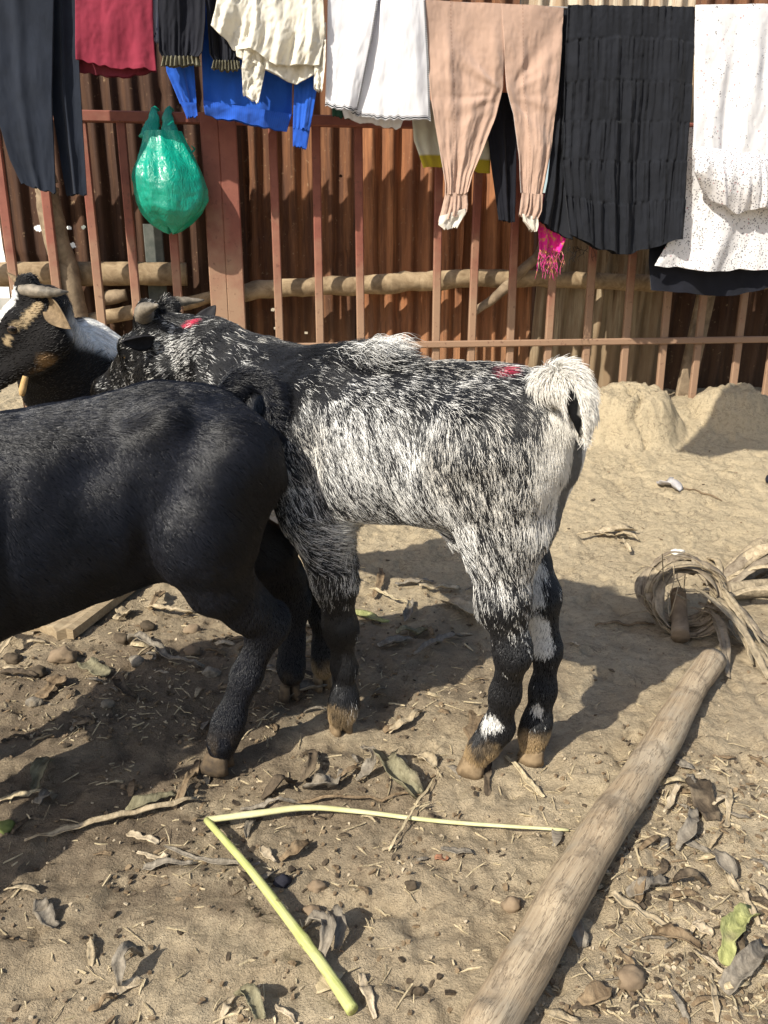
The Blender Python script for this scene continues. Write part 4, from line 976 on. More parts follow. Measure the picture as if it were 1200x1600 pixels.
cloth('back_layer', [(879, 14), (868, 170), (856, 280), (842, 345)], [(905, 14), (900, 200), (893, 376)], M_skt, t, -.0, 60, 100, seed=31, folds=((2, .014), (6, .004)), gap=.03)
# pink fringed scarf
def pk(n, c, uv): return n.mix(n.ramp(n.noise(60, 3, .6), (.5, 0.), (.6, .8)), c, (.55, .30, .06))
M_pnk = mat_fabric('pink_weave', (.62, .015, .24), .2, 0, .9, .3, extra=pk)
t = empty('fringed_scarf', FP(868, 330, YL), 'bright pink fringed scarf end hanging below the black tiered skirt', 'scarf', 'washing on the line')
cloth('weave', [(846, 300), (848, 360), (850, 395)], [(893, 300), (890, 375), (882, 396)], M_pnk, t, -.05, 30, 30, seed=32, gap=.012)
mb = MB()
for k in range(46):
    x = 849+random.random()*36; y0 = 388+random.random()*8; l = random.uniform(15, 46); p = [FP(x, y0, YL)-FN*.05]
    for j in range(1, 5): x += random.gauss(0, 2.2); p.append(FP(x, y0+l*j/4, YL)-FN*(.05+random.gauss(0, .008)))
    mb.add(*tube(p, .0011, 4))
f_ = mb.build('fringe', M_pnk, t)
mb = MB()
for k in range(16):
    x = 890+random.random()*45; y0 = 385; l = random.uniform(8, 30); p = [FP(x, y0, YL)-FN*.03]
    for j in range(1, 5): x += random.gauss(0, 4); p.append(FP(x, y0+l*j/4, YL)-FN*(.03+random.gauss(0, .008)))
    mb.add(*tube(p, .0008, 4))
mb.build('loose_thread', M_skt, t)
# white floral dress
def flo(n, dens):
    def f(n, c, uv):
        k1 = n.ramp(n.voro(135), (.30, 1.), (.38, 0.)); msk = n.ramp(n.noise(45, 3, .6), (.36+.17*(1-dens), 0.), (.44+.17*(1-dens), 1.))
        c = n.mix(n.math('MULTIPLY', n.math('MULTIPLY', k1, msk), .85), c, (.10, .095, .11))
        rd = n.ramp(n.voro(46), (.13, 1.), (.19, 0.)); rm = n.ramp(n.noise(14, 2), (.48, 0.), (.54, 1.)); return n.mix(n.math('MULTIPLY', n.math('MULTIPLY', rd, rm), .55), c, (.45, .06, .07))
    return f
M_flo = mat_fabric('floral_white', (.80, .79, .80), .03, .2, .8, .1, extra=flo(None, -.15)); M_flo2 = mat_fabric('floral_frill', (.79, .77, .78), .03, .2, .8, .1, extra=flo(None, 1.0)); M_flo3 = mat_fabric('floral_under', (.80, .78, .78), .03, .2, .8, .1, extra=flo(None, .6))
t = empty('floral_dress', FP(1140, 14, YL), 'white dress with a small floral print and ruffled hem at the far right', 'dress', 'washing on the line')
up = cloth('bodice', [(1074, 15), (1073, 120), (1068, 245)], [(1290, 12), (1285, 120), (1280, 262)], M_flo, t, .06, 90, 80, seed=33, folds=((4, .012), (9, .004)), gap=.04)
cloth('ruffle', [(1068, 232), (1067, 272), (1082, 298)], [(1280, 255), (1284, 300), (1270, 330)], M_flo2, t, .072, 140, 40, hem=((0, 0), (.12, 18), (.3, 28), (.5, 12), (.7, 10), (1, 0)), seed=34, folds=((5, .014), (17, .006)), disp=lambda U, T, px, py: .03*np.sin(math.pi*np.clip(T, 0, 1)), gap=.03)
cloth('underskirt', [(1072, 200), (1060, 300), (1040, 380), (1020, 413)], [(1282, 200), (1286, 330), (1290, 418)], M_flo3, t, .02, 90, 70, seed=35, folds=((4, .014), (8, .005)), gap=.04, hem=((0, 0), (.3, 8), (.6, 5), (1, 0)))
tag(cloth('black_cloth', [(1030, 330), (1022, 410), (1024, 455)], [(1300, 340), (1295, 420), (1290, 440)], M_blk, None, -.045, 60, 40, seed=36, hem=((0, 0), (.3, 12), (.55, 14), (.8, 0), (1, 0)), gap=.03), 'black cloth hanging lowest, its hem below the white floral dress', 'cloth', 'washing on the line')

# ------------------------------------------------------------------ green carrier bag on the top rail
def bag_mat():
    n = NT('green_film'); c = n.mix(n.ramp(n.noise(7, 3), (.4, 0.), (.6, 1.)), (.0, .30, .20), (.004, .42, .29))
    n.base(c, .28, .6); n.b.inputs['Coat Weight'].default_value = .3; n.b.inputs['Coat Roughness'].default_value = .15
    b = n.bump(n.noise(26, 5, .65, vec=n.map((1, 1, .35)), dist=.8), .9, .012); n.bump(n.noise(80, 3, .6), .35, .004, b)
    t = n.n('ShaderNodeBsdfTranslucent'); n.put(t.inputs['Color'], (.004, .42, .25)); mx = n.n('ShaderNodeMixShader'); mx.inputs[0].default_value = .28
    n.l(n.b.outputs[0], mx.inputs[1]); n.l(t.outputs[0], mx.inputs[2]); n.l(mx.outputs[0], n.out.inputs['Surface']); return n.m
M_bag = bag_mat()
bagc = FP(262, 290, YG)+FN*.085
t = empty('carrier_bag', FP(262, 362, YG)+FN*.085, 'full green plastic carrier bag hanging by its handles from the gate top rail', 'bag')
ys = np.array([205, 225, 245, 262, 280, 300, 318, 334, 348, 357, 361]); xl = np.array([231, 226, 219, 214, 212, 214, 220, 228, 240, 254, 265]); xr = np.array([279, 287, 296, 303, 311, 317, 319, 312, 300, 286, 272])
nv, nu = 90, 96; yy = np.linspace(205, 361, nv); XL = np.interp(yy, ys, xl); XR = np.interp(yy, ys, xr); V = []
px_m = 3.3/FPX
for i in range(nv):
    c = FP((XL[i]+XR[i])/2, yy[i], YG-.085); hw_ = (XR[i]-XL[i])/2*px_m; dp = min(hw_, .115)*(.55+.4*sm(0, .6, i/nv)); 
    for j in range(nu):
        a = 2*math.pi*j/nu; w_ = 1+.075*math.sin(a*9+3*math.sin(i*.04)+1.6*math.sin(a*3))*(1-sm(.2, .8, i/nv)*.75)+.10*(fbm(np.array([math.cos(a)*2.2, math.sin(a)*2.2, i*.06]), 3, 5)-.5)+.05*(abs(float(vn(np.array([math.cos(a)*5, math.sin(a)*5, i*.13]), 6))-.5)-.25)
        V.append(c+AXF*math.cos(a)*hw_*w_-FN*(-math.sin(a))*dp*w_+np.array([0, 0, .012*math.sin(3*a+1)*(i/nv)]))
V = np.array(V); F = [tuple(f) for f in grid_faces(nv, nu, True)]; b = len(V); V = np.vstack([V, [V[-nu:].mean(0)-np.array([0, 0, .004])]]); F += [(b, (nv-1)*nu+(j+1) % nu, (nv-1)*nu+j) for j in range(nu)]
mesh_obj('bag', V, F, M_bag, t)
for x0, x1, x2, sd in ((240, 246, 236, 1), (263, 268, 271, 2)):
    pts = [FP(x2, 222, YG)+FN*.085, FP(x0+2, 192, YG)+FN*.045, FP(x0+1, 178, YG)+FN*.026, FP(x0+3, 171, YG)+FN*.004, FP(x0+4, 178, YG)-FN*.024, FP(x0+5, 196, YG)-FN*.03]
    V, F = tube(catmull(pts, 26), [.034, .022, .014, .012, .013, .014], 16, flat=(1, .35), rough=.25, seed=sd, freq=50, upv=tuple(FN)); mesh_obj('handle', V, F, M_bag, t)
V, F = tube(catmull([FP(300, 243, YG)+FN*.07, FP(306, 236, YG)+FN*.06, FP(301, 231, YG)+FN*.07], 8), [.010, .006, .002], 8, flat=(1, .4), rough=.3); mesh_obj('torn_flap', V, F, M_bag, t)
# ------------------------------------------------------------------ things lying on the ground
def ground_path(pts, lift): return np.array([G(x, y)+np.array([0, 0, l]) for (x, y), l in zip(pts, lift if hasattr(lift, '__len__') else [lift]*len(pts))])
# heavy peeled log
c = catmull(ground_path([(1112, 1052), (1010, 1215), (900, 1392), (780, 1600), (700, 1760)], [.034]*5), 90)
c = c+.008*(np.stack([fbm(c*5, 2, k) for k in range(3)], -1)-.5)*2
V, F = tube(c, [.027, .030, .031, .0295, .0285], 32, rough=.11, seed=9, freq=11, flat=(1, .93))
V = np.array(V); rk = np.random.default_rng(3)
for k in range(26):                      # knots and dents
    p = V[rk.integers(200, len(V)-200)]; q = np.linalg.norm(V-p, axis=1); V += (np.array([0, 0, 1])*.0045*rk.choice([-1, 1])*np.exp(-(q/rk.uniform(.008, .03))**2)[:, None])
def log_mat():
    n = NT('peeled_eucalyptus'); ax = c[0]-c[-1]; ang = math.atan2(ax[1], ax[0])
    v = n.map((1.2, 26, 26), vec=n.map((1, 1, 1), vec=n.co.outputs['Object'], rot=(0, 0, -ang)))
    g = n.noise(3.2, 7, .68, vec=v, dist=.5); cc = n.mix(n.ramp(g, (.32, 0.), (.66, 1.)), (.27, .195, .12), (.50, .40, .275))
    cc = n.mix(n.ramp(n.noise(13, 4, .6), (.50, 0.), (.66, .55)), cc, (.33, .29, .225))
    cc = n.mix(n.ramp(n.noise(22, 4, .65, vec=n.map((1, 1, 1))), (.55, 0.), (.66, .6)), cc, (.15, .115, .08))
    cr = n.ramp(n.noise(5, 4, .6, vec=v), (.47, 0.), (.495, 1.), (.52, 0.)); cc = n.mix(n.math('MULTIPLY', cr, .75), cc, (.09, .065, .042))
    n.base(cc, .8, .22); b = n.bump(g, .7, .006); n.bump(n.noise(40, 5, .65, vec=v), .35, .003, b); return n.m
o = mesh_obj('log', V, F, log_mat(), None, origin=c[0]); tag(o, 'long peeled log lying diagonally on the bare earth at the lower right', 'log')
# bent green stem
def stem_mat():
    n = NT('green_stem'); a = G(324, 1300); b = G(551, 1591); ang = math.atan2(b[1]-a[1], b[0]-a[0]); v = n.map((9, 330, 330), vec=n.map((1, 1, 1), rot=(0, 0, -ang))); g = n.noise(1, 5, .65, vec=v)
    c = n.mix(n.ramp(g, (.3, 0.), (.7, 1.)), (.30, .33, .085), (.47, .49, .19)); c = n.mix(n.ramp(n.noise(24, 3), (.4, 0.), (.7, .6)), c, (.52, .50, .25)); c = n.mix(n.ramp(n.noise(75, 4, .65), (.61, 0.), (.70, .7)), c, (.20, .15, .07))
    n.base(c, .55, .35); n.bump(g, .6, .002); return n.m
M_stem = stem_mat(); M_stemp = mat_plain('pale_stem', (.52, .50, .24), (.64, .61, .36), 30, .6, .3, .4, .002)
p1 = catmull(ground_path([(324, 1300), (390, 1380), (462, 1470), (510, 1530), (551, 1591)], [.022, .026, .020, .014, .012]), 40)
p2 = catmull(ground_path([(324, 1300), (400, 1290), (480, 1277), (560, 1278), (700, 1291), (888, 1302)], [.022, .022, .018, .012, .008, .006]), 60)
t = empty('bent_stem', G(330, 1300), 'yellow green plant stem snapped into a wide V on the bare earth', 'stem')
V, F = tube(p1, [.0050, .0058, .0066, .0070, .0078], 12, rough=.05, freq=40); nd = np.exp(-((np.arange(40)-22)/1.0)**2); V = np.array(V); V[:480] = np.repeat(p1, 12, 0)+(V[:480]-np.repeat(p1, 12, 0))*(1+.22*np.repeat(nd, 12))[:, None]
mesh_obj('stalk', V, F, M_stem, t)
V, F = tube(p2, [.0058, .0062, .0055, .0045, .0038, .0028], 10, flat=(1, .75), rough=.08, freq=40); mesh_obj('stalk', V, F, M_stemp, t)
# plank under the goats
def plank():
    a, b, c_, d = [G(*q) for q in ((28, 990), (112, 1006), (236, 908), (160, 885))]; th = .024
    nx, ny = 30, 10; V = []
    for lay in (0, 1):
        for i in range(nx):
            for j in range(ny):
                s, r = i/(nx-1), j/(ny-1); p = (a*(1-r)+b*r)*(1-s)+(d*(1-r)+c_*r)*s
                e = .012*(float(vn(np.array([j*1.1, i*.2, 4.]), 5))-.5); p = p+(d-a)/np.linalg.norm(d-a)*e*3*((s < .1)-(s > .9)); V.append(p+np.array([0, 0, .006+th*(1-lay)+.002*math.sin(r*30)*(1-lay)]))
    V = np.array(V); n = nx*ny; g = grid_faces(nx, ny); F = [tuple(f[::-1]) for f in g]+[tuple(f+n) for f in g]
    rim = [i*ny for i in range(nx)]+[(nx-1)*ny+j for j in range(1, ny)]+[i*ny+ny-1 for i in range(nx-2, -1, -1)]+[j for j in range(ny-2, 0, -1)]
    F += [(rim[k], rim[(k+1) % len(rim)], rim[(k+1) % len(rim)]+n, rim[k]+n) for k in range(len(rim))]
    ang = math.atan2((d-a)[1], (d-a)[0])
    o = mesh_obj('plank', V, F, mat_wood('worn_board', (.40, .315, .20), (.24, .175, .105), 1, (1.5, 22, 22), (0, 0, -ang)), None, smooth=False, origin=a); tag(o, 'worn board lying flat under the black goat with hooves on it', 'plank')
plank()
# pieces of leaf, husk and chip
def strip(path, width, curl=.0, mats=None, name='leaf_scrap', twist=0.0, thick=.0016, seed=0, parent=None, nv=6, taper=.45, crumple=.0036):
    """a bent strip with a front and a back skin."""
    path = np.asarray(path, float); n = len(path); T = np.gradient(path, axis=0); T /= np.linalg.norm(T, axis=1)[:, None]+1e-9
    s = np.cross(T, (0, 0, 1)); s /= np.linalg.norm(s, axis=1)[:, None]+1e-9; u = np.cross(s, T); tt = np.linspace(0, 1, n); a = twist*(tt-.5)
    S2 = s*np.cos(a)[:, None]+u*np.sin(a)[:, None]; U2 = u*np.cos(a)[:, None]-s*np.sin(a)[:, None]
    w = width*(1-taper*np.abs(2*tt-1)**2.6)*(1+.9*(vn(np.stack([tt*4.5, tt*0, tt*0+seed*1.7], -1), 6)-.5)); v = np.linspace(-1, 1, nv)
    A = path[:, None]+S2[:, None]*(w[:, None]*v[None])[..., None]+U2[:, None]*(curl*w[:, None]*(v*v-.2)[None])[..., None]
    A = A+crumple*2*(np.stack([fbm(A*90, 2, seed+k) for k in range(3)], -1)-.5)
    B = A-U2[:, None]*thick; V = np.concatenate([A.reshape(-1, 3), B.reshape(-1, 3)]); m = n*nv; g = grid_faces(n, nv)
    F = [tuple(f) for f in g]+[tuple(f[::-1]+m) for f in g]
    rim = [i*nv for i in range(n)]+[(n-1)*nv+j for j in range(1, nv)]+[i*nv+nv-1 for i in range(n-2, -1, -1)]+[j for j in range(nv-2, 0, -1)]
    F += [(rim[k], rim[(k+1) % len(rim)], rim[(k+1) % len(rim)]+m, rim[k]+m) for k in range(len(rim))]
    return V, F
def leafmat(name, a, b, sc=35):
    n = NT(name); v = n.map((1, .22, 1), vec=n.co.outputs['Object']); g = n.noise(120, 5, .65, vec=v, dist=.4); c = n.mix(n.ramp(g, (.3, 0.), (.7, 1.)), tuple(k*.72 for k in a), tuple(min(1, k*1.12) for k in b))
    c = n.mix(n.ramp(n.noise(40, 4, .65), (.52, 0.), (.66, .6)), c, tuple(k*.5 for k in a)); c = n.mix(n.ramp(n.noise(23, 3, .6), (.55, 0.), (.72, .5)), c, (.30, .235, .155))
    n.base(c, .85, .2); b1 = n.bump(g, .7, .004); n.bump(n.noise(210, 3, .6), .4, .002, b1); return n.m
M_l1 = leafmat('dry_leaf_brown', (.15, .10, .058), (.26, .19, .115)); M_l2 = leafmat('dry_leaf_pale', (.34, .265, .165), (.47, .385, .26)); M_l3 = leafmat('peel_greenish', (.165, .145, .085), (.26, .235, .15)); M_l4 = leafmat('peel_grey', (.16, .135, .105), (.27, .235, .185)); M_l5 = leafmat('leaf_dark', (.055, .042, .03), (.12, .09, .06)); M_l6 = leafmat('peel_green', (.24, .255, .095), (.40, .40, .17)); M_straw = leafmat('straw', (.42, .335, .20), (.58, .48, .31)); M_chip = leafmat('wood_chip', (.40, .315, .205), (.56, .465, .33))
def scrap(px, py, lpx, ang, wpx, mat, label, name='leaf_scrap', cat='leaf scrap', bend=0.0, lift=.006, arch=.0, curl=.5, twist=0.0, seed=0, group=None, n=14, taper=.45, thick=.0016):
    p = G(px, py); sc = np.linalg.norm(p-CAM)/FPX; L = lpx*sc; w = wpx*sc/2
    a = math.radians(ang); q = G(px+math.cos(a)*20, py-math.sin(a)*20)-p; h = math.atan2(q[1], q[0]); s = L*np.linalg.norm(q)/(20*sc)
    t = np.linspace(-.5, .5, n); th = h+bend*t; st = s/n
    xy = np.cumsum(np.stack([np.cos(th), np.sin(th)], -1)*st, 0); xy -= xy[n//2]
    path = np.zeros((n, 3)); path[:, :2] = p[:2]+xy; path[:, 2] = surf(path[:, 0], path[:, 1])+lift*.55+arch*(1-4*t*t)+.004*(vn(np.stack([t*6, t*0, t*0+seed], -1), 3)-.5)
    V, F = strip(path, w, curl, twist=twist, seed=seed, taper=taper, thick=thick); o = mesh_obj(name, V, F, mat, None, origin=p); return tag(o, label, cat, group)
def pebble(px, py, rpx, mat, label, name='stone', cat='stone', squash=.6, group=None, seed=0, rgh=.6):
    p = G(px, py); r = rpx*np.linalg.norm(p-CAM)/FPX; bm = bmesh.new(); bmesh.ops.create_icosphere(bm, subdivisions=3, radius=1.0)
    V = np.array([v.co[:] for v in bm.verts]); F = [tuple(v.index for v in f.verts) for f in bm.faces]; bm.free()
    V = V*(1+.8*(fbm(V*1.3+seed, 2, seed)-.5)+rgh*(fbm(V*3.2+seed, 3, seed)-.5))[:, None]*np.array([1, .8, squash])*r; V = V+np.array([p[0], p[1], float(surf(p[0], p[1]))])+np.array([0, 0, r*squash*.4])
    o = mesh_obj(name, V, F, mat, None, origin=p); return tag(o, label, cat, group)
SC = [  # px, py, length, angle, width, material, label, name, category, bend, lift, arch, curl
 (612, 1222, 95, -60, 30, M_l3, 'wide greenish banana peel curl just left of the hind hooves', 'peel', 'peel', 1.3, .012, .022, .9),
 (585, 1195, 70, 78, 14, M_l4, 'narrow grey curled peel arching beside the wide greenish peel', 'peel', 'peel', 1.8, .012, .015, .7),
 (490, 1205, 50, 80, 18, M_l5, 'dark twisted peel standing on edge left of the greenish peel', 'peel', 'peel', 1.6, .012, .02, .9),
 (510, 1240, 66, 10, 20, M_l4, 'grey curled peel ring lying above the pale stem', 'peel', 'peel', 2.6, .012, .018, .9),
 (440, 1240, 60, 25, 16, M_l5, 'dark crumpled leaf piece above the V of the green stem', 'leaf_scrap', 'leaf scrap', .8, .01, .012, .8),
 (545, 1215, 50, 30, 12, M_l1, 'brown leaf sliver between the grey peel ring and the greenish peel', 'leaf_scrap', 'leaf scrap', -.6, .01, .008, .6),
 (468, 1335, 62, 32, 13, M_l1, 'short brown twig forked between the arms of the bent stem', 'twig', 'twig', .7, .008, .008, .9),
 (514, 1480, 90, -62, 16, M_l4, 'thin curved peel arched over by the lower arm of the bent stem', 'peel', 'peel', -2.5, .010, .030, .9),
 (528, 1465, 60, -75, 18, M_l4, 'grey peel standing up just right of the bent stem', 'peel', 'peel', -.8, .016, .02, .9),
 (200, 1520, 66, 52, 14, M_l4, 'grey hooked peel with its own shadow at the lower left', 'peel', 'peel', -1.4, .014, .026, .9),
 (165, 1575, 56, 33, 9, M_l1, 'thin brown leaf tail trailing from the hooked peel', 'leaf_scrap', 'leaf scrap', .3, .007, .006, .6),
 (395, 1578, 66, -52, 24, M_l3, 'mossy green peel cut off by the bottom edge', 'peel', 'peel', -.5, .012, .01, .9),
 (70, 1440, 54, -65, 18, M_l4, 'flat grey peel half sunk in the soil at left', 'peel', 'peel', .9, .007, .006, .5),
 (66, 1215, 54, 60, 18, M_l3, 'greenish peel lying in shade at the left edge', 'peel', 'peel', -.5, .012, .01, .9),
 (76, 1256, 34, 40, 16, M_l4, 'stubby grey peel below the shaded greenish peel', 'peel', 'peel', .4, .012, .008, .9),
 (45, 1250, 100, 10, 9, M_straw, 'pale split stalk at the left edge crossing the shadow', 'stalk', 'stalk', .2, .010, .006, .5),
 (230, 1018, 66, -26, 14, M_l4, 'grey pod like peel on the dark litter under the black goat', 'peel', 'peel', .2, .02, .012, .9),
 (275, 1042, 90, -20, 10, M_l4, 'long grey stalk on the litter behind the grey pod', 'stalk', 'stalk', .9, .018, .01, .8),
 (262, 965, 88, -8, 9, M_l2, 'curved pale stalk near the end of the board', 'stalk', 'stalk', 1.4, .016, .012, .8),
 (250, 945, 40, 60, 12, M_l1, 'upright brown sliver at the end of the board', 'leaf_scrap', 'leaf scrap', .5, .016, .012, .7),
 (195, 965, 26, 40, 18, M_l2, 'pale husk chip beside the board', 'husk', 'husk', .5, .014, .006, .8),
 (20, 1010, 50, 70, 14, M_l2, 'pale curled husk at the front corner of the board', 'husk', 'husk', 1.6, .014, .02, .8),
 (150, 1052, 46, -30, 30, M_l3, 'flat olive leaf in the litter below the board', 'leaf_scrap', 'leaf scrap', .2, .012, .006, .4),
 (85, 1075, 50, 40, 24, M_l1, 'broad brown leaf left of the flat olive leaf', 'leaf_scrap', 'leaf scrap', .4, .012, .008, .5),
 (190, 1090, 44, -60, 15, M_l5, 'dark curl of leaf in the shade below the litter', 'leaf_scrap', 'leaf scrap', 1.5, .012, .015, .8),
 (30, 1060, 60, -8, 14, M_l5, 'dark stick like leaf at the left edge below the board', 'leaf_scrap', 'leaf scrap', .2, .012, .006, .8),
 (560, 966, 110, -14, 17, M_l6, 'yellow green leaf blade behind the speckled forelegs', 'long_leaf', 'leaf', .1, .014, .004, .5),
 (610, 940, 76, -20, 8, M_straw, 'bright straw lying over the litter behind the speckled forelegs', 'straw', 'straw', .2, .03, .004, .4),
 (650, 992, 62, 6, 13, M_l3, 'olive leaf rib behind the yellow green blade', 'leaf_scrap', 'leaf scrap', .2, .014, .006, .7),
 (640, 958, 34, 75, 14, M_l4, 'short upright husk behind the yellow green blade', 'husk', 'husk', .3, .02, .006, .9),
 (735, 965, 90, -25, 34, M_l2, 'broad torn pale leaf below the belly near the hind leg', 'leaf_scrap', 'leaf scrap', .2, .018, .01, .5),
 (690, 1010, 90, 28, 11, M_l4, 'straight grey leaf rib pointing at the hind leg', 'leaf_scrap', 'leaf scrap', .1, .018, .006, .6),
 (620, 1010, 56, 14, 17, M_l4, 'broken grey leaf in the shade of the belly', 'leaf_scrap', 'leaf scrap', .3, .014, .006, .6),
 (690, 925, 70, 4, 12, M_l2, 'pale flattened stalk at the back of the litter', 'stalk', 'stalk', .1, .016, .006, .5),
 (650, 912, 64, 3, 10, M_l4, 'grey flattened stalk at the back of the litter', 'stalk', 'stalk', -.1, .018, .006, .5),
 (595, 912, 50, 75, 10, M_l1, 'upright brown sliver behind the speckled foreleg', 'leaf_scrap', 'leaf scrap', .4, .022, .006, .6),
 (484, 985, 54, 3, 16, M_l4, 'grey stalk lying beside the black hock', 'stalk', 'stalk', .1, .02, .006, .8),
 (488, 1008, 40, 0, 12, M_l2, 'pale stalk lying just below the grey stalk by the black hock', 'stalk', 'stalk', .1, .016, .006, .8),
 (482, 963, 48, -6, 12, M_l6, 'yellow strip of leaf beside the black hock', 'long_leaf', 'leaf', .1, .02, .004, .5),
 (485, 1085, 70, 14, 16, M_l4, 'crumpled pale husk under the far black hoof', 'husk', 'husk', .8, .012, .012, .8),
 (300, 1220, 90, 62, 10, M_l1, 'brown stalk reaching back to the black hoof', 'stalk', 'stalk', .4, .008, .006, .6),
 (240, 1258, 90, 18, 22, M_l3, 'long olive leaf left of the green stem', 'leaf_scrap', 'leaf scrap', .5, .008, .006, .4),
 (430, 1262, 110, 5, 8, M_l4, 'thin grey stalk parallel to the pale stem', 'stalk', 'stalk', .1, .008, .004, .6),
 (225, 1308, 54, -22, 12, M_chip, 'pale wood splinter left of the V tip', 'splinter', 'splinter', .05, .008, .002, .2),
 (240, 1338, 52, -8, 10, M_chip, 'second pale splinter below the one left of the V tip', 'splinter', 'splinter', .05, .008, .002, .2),
 (265, 1358, 86, -3, 12, M_l4, 'grey bundled fibre strip below the splinters', 'fibre_strip', 'fibre', .4, .008, .004, .5),
 (420, 1345, 30, -35, 10, M_chip, 'small frayed pale splinter inside the V of the stem', 'splinter', 'splinter', .1, .008, .002, .3),
 (575, 1560, 76, -72, 12, M_chip, 'pale dagger shaped splinter right of the stem end', 'splinter', 'splinter', .05, .008, .002, .2),
 (355, 1580, 56, 60, 7, M_chip, 'thin pale splinter beside the mossy peel', 'splinter', 'splinter', .05, .008, .002, .2),
 (450, 1590, 50, -30, 7, M_chip, 'thin pale splinter by the bottom edge left of the stem end', 'splinter', 'splinter', .05, .008, .002, .2),
 (760, 1215, 66, -88, 14, M_l5, 'dark flat stick under the near hind hoof', 'stick', 'stick', .05, .006, .002, .3),
 (820, 1218, 96, -46, 9, M_straw, 'straight straw running from the hind hooves towards the log', 'straw', 'straw', .05, .007, .003, .4),
 (655, 1265, 160, 58, 3.5, M_straw, 'long thin straw crossing the pale stem', 'straw', 'straw', .1, .016, .006, .4),
 (640, 1130, 66, 33, 14, M_l2, 'curled tan leaf between the fore and hind hooves', 'leaf_scrap', 'leaf scrap', .5, .010, .010, .6),
 (665, 1190, 40, -40, 22, M_l2, 'flat pinkish leaf flake right of the greenish peel', 'leaf_scrap', 'leaf scrap', .3, .007, .004, .4),
 (615, 1140, 28, 20, 14, M_l1, 'small brown leaf flake under the curled tan leaf', 'leaf_scrap', 'leaf scrap', .3, .007, .004, .4),
 (745, 1135, 60, 85, 30, M_l1, 'thin brown flake in front of the near hind leg', 'leaf_scrap', 'leaf scrap', .3, .005, .004, .3),
 (715, 1338, 56, -4, 10, M_l4, 'grey lens shaped leaf below the pale stem', 'leaf_scrap', 'leaf scrap', .1, .006, .002, .4),
 (690, 1345, 24, 3, 9, mat_plain('rust_flake', (.24, .11, .06), (.30, .15, .09)), 'orange flake beside the grey lens shaped leaf', 'leaf_scrap', 'leaf scrap', .1, .005, .002, .3),
 (1145, 1465, 92, 62, 26, M_l6, 'green and grey banana peel right of the log', 'peel', 'peel', -.7, .014, .012, .9),
 (1170, 1520, 100, 48, 24, M_l4, 'large grey peel at the lower right edge', 'peel', 'peel', .2, .014, .012, .9),
 (1015, 1395, 70, 22, 18, M_l4, 'grey husk tube right of the log', 'husk', 'husk', -.2, .014, .006, .9),
 (1000, 1390, 60, 78, 10, M_l1, 'brown stick crossing the grey husk tube', 'stick', 'stick', .1, .020, .004, .6),
 (1010, 1440, 140, -26, 12, M_l2, 'long pale leaf blade right of the log', 'leaf_scrap', 'leaf scrap', -.1, .014, .006, .5),
 (1060, 1480, 84, -24, 22, M_l1, 'brown leaf end lying over the long pale blade', 'leaf_scrap', 'leaf scrap', .6, .012, .008, .6),
 (1098, 1460, 36, -35, 12, M_chip, 'whitish chip between the brown leaf end and the green peel', 'chip', 'chip', .1, .012, .004, .3),
 (1080, 1300, 70, 70, 16, M_l4, 'grey crumpled leaf midway between the log and right edge', 'leaf_scrap', 'leaf scrap', .7, .014, .012, .7),
 (1050, 1255, 50, 62, 7, M_chip, 'pale splinter leaning in the log shadow', 'splinter', 'splinter', .05, .02, .002, .3),
 (1095, 1255, 80, -75, 34, M_l5, 'large dark leaf pressed in the soil right of the log', 'leaf_scrap', 'leaf scrap', .4, .008, .006, .4),
 (1138, 1262, 68, 86, 9, M_l2, 'upright straw coloured stick near the right edge', 'stick', 'stick', .05, .008, .002, .4),
 (1125, 1360, 64, -52, 22, M_l4, 'grey ragged husk right of the grey crumpled leaf', 'husk', 'husk', .7, .012, .010, .7),
 (1080, 1390, 60, -5, 16, M_l5, 'dark curled husk above the brown leaf end', 'husk', 'husk', .9, .014, .012, .8),
 (1160, 1415, 100, -58, 10, M_l2, 'straw blade running off the right edge', 'long_leaf', 'leaf', .05, .010, .004, .4),
 (1115, 1565, 80, -83, 9, M_l2, 'straw coloured stick at the bottom right', 'stick', 'stick', .05, .008, .002, .4),
 (930, 1565, 50, 30, 24, M_l1, 'brown flake beside the log near the bottom edge', 'leaf_scrap', 'leaf scrap', .3, .010, .006, .4),
 (900, 1465, 42, -50, 26, M_l4, 'grey bark chip tucked beneath the log', 'bark_chip', 'bark', .2, .012, .006, .5),
 (1043, 1185, 40, 55, 10, M_chip, 'pale splinter poking out beside the log upper half', 'splinter', 'splinter', .05, .02, .006, .3),
 (1045, 762, 40, -20, 24, mat_plain('grey_paper', (.35, .33, .32), (.45, .43, .42)), 'crumpled grey leaf on the pale dust towards the bank', 'leaf_scrap', 'leaf scrap', .3, .010, .012, .6),
 (1090, 770, 90, -18, 3, M_l1, 'thin dark twig beside the crumpled grey leaf', 'twig', 'twig', .1, .006, .002, .5),
 (980, 978, 100, 4, 6, M_l1, 'straight thin twig lying in the shadow left of the fibre coil', 'twig', 'twig', .05, .010, .002, .8),
 (898, 1010, 16, -40, 7, M_chip, 'tiny pale flake in the shadow right of the hind leg', 'chip', 'chip', .05, .006, .001, .3),
 (190, 1285, 300, 14, 9, M_l2, 'long split stalk running from the left edge towards the V tip', 'stalk', 'stalk', .25, .014, .006, .6),
 (330, 1352, 170, -14, 7, M_l4, 'long grey fibre lying below the V tip', 'fibre_strip', 'fibre', .6, .010, .004, .5),
 (560, 1252, 260, 3, 6, M_l1, 'long thin brown stalk just above the pale stem', 'stalk', 'stalk', .12, .010, .004, .6),
 (1170, 1020, 220, -43, 11, M_l2, 'long flat blade running down right from the fibre coil', 'long_leaf', 'leaf', -.1, .020, .006, .3),
]
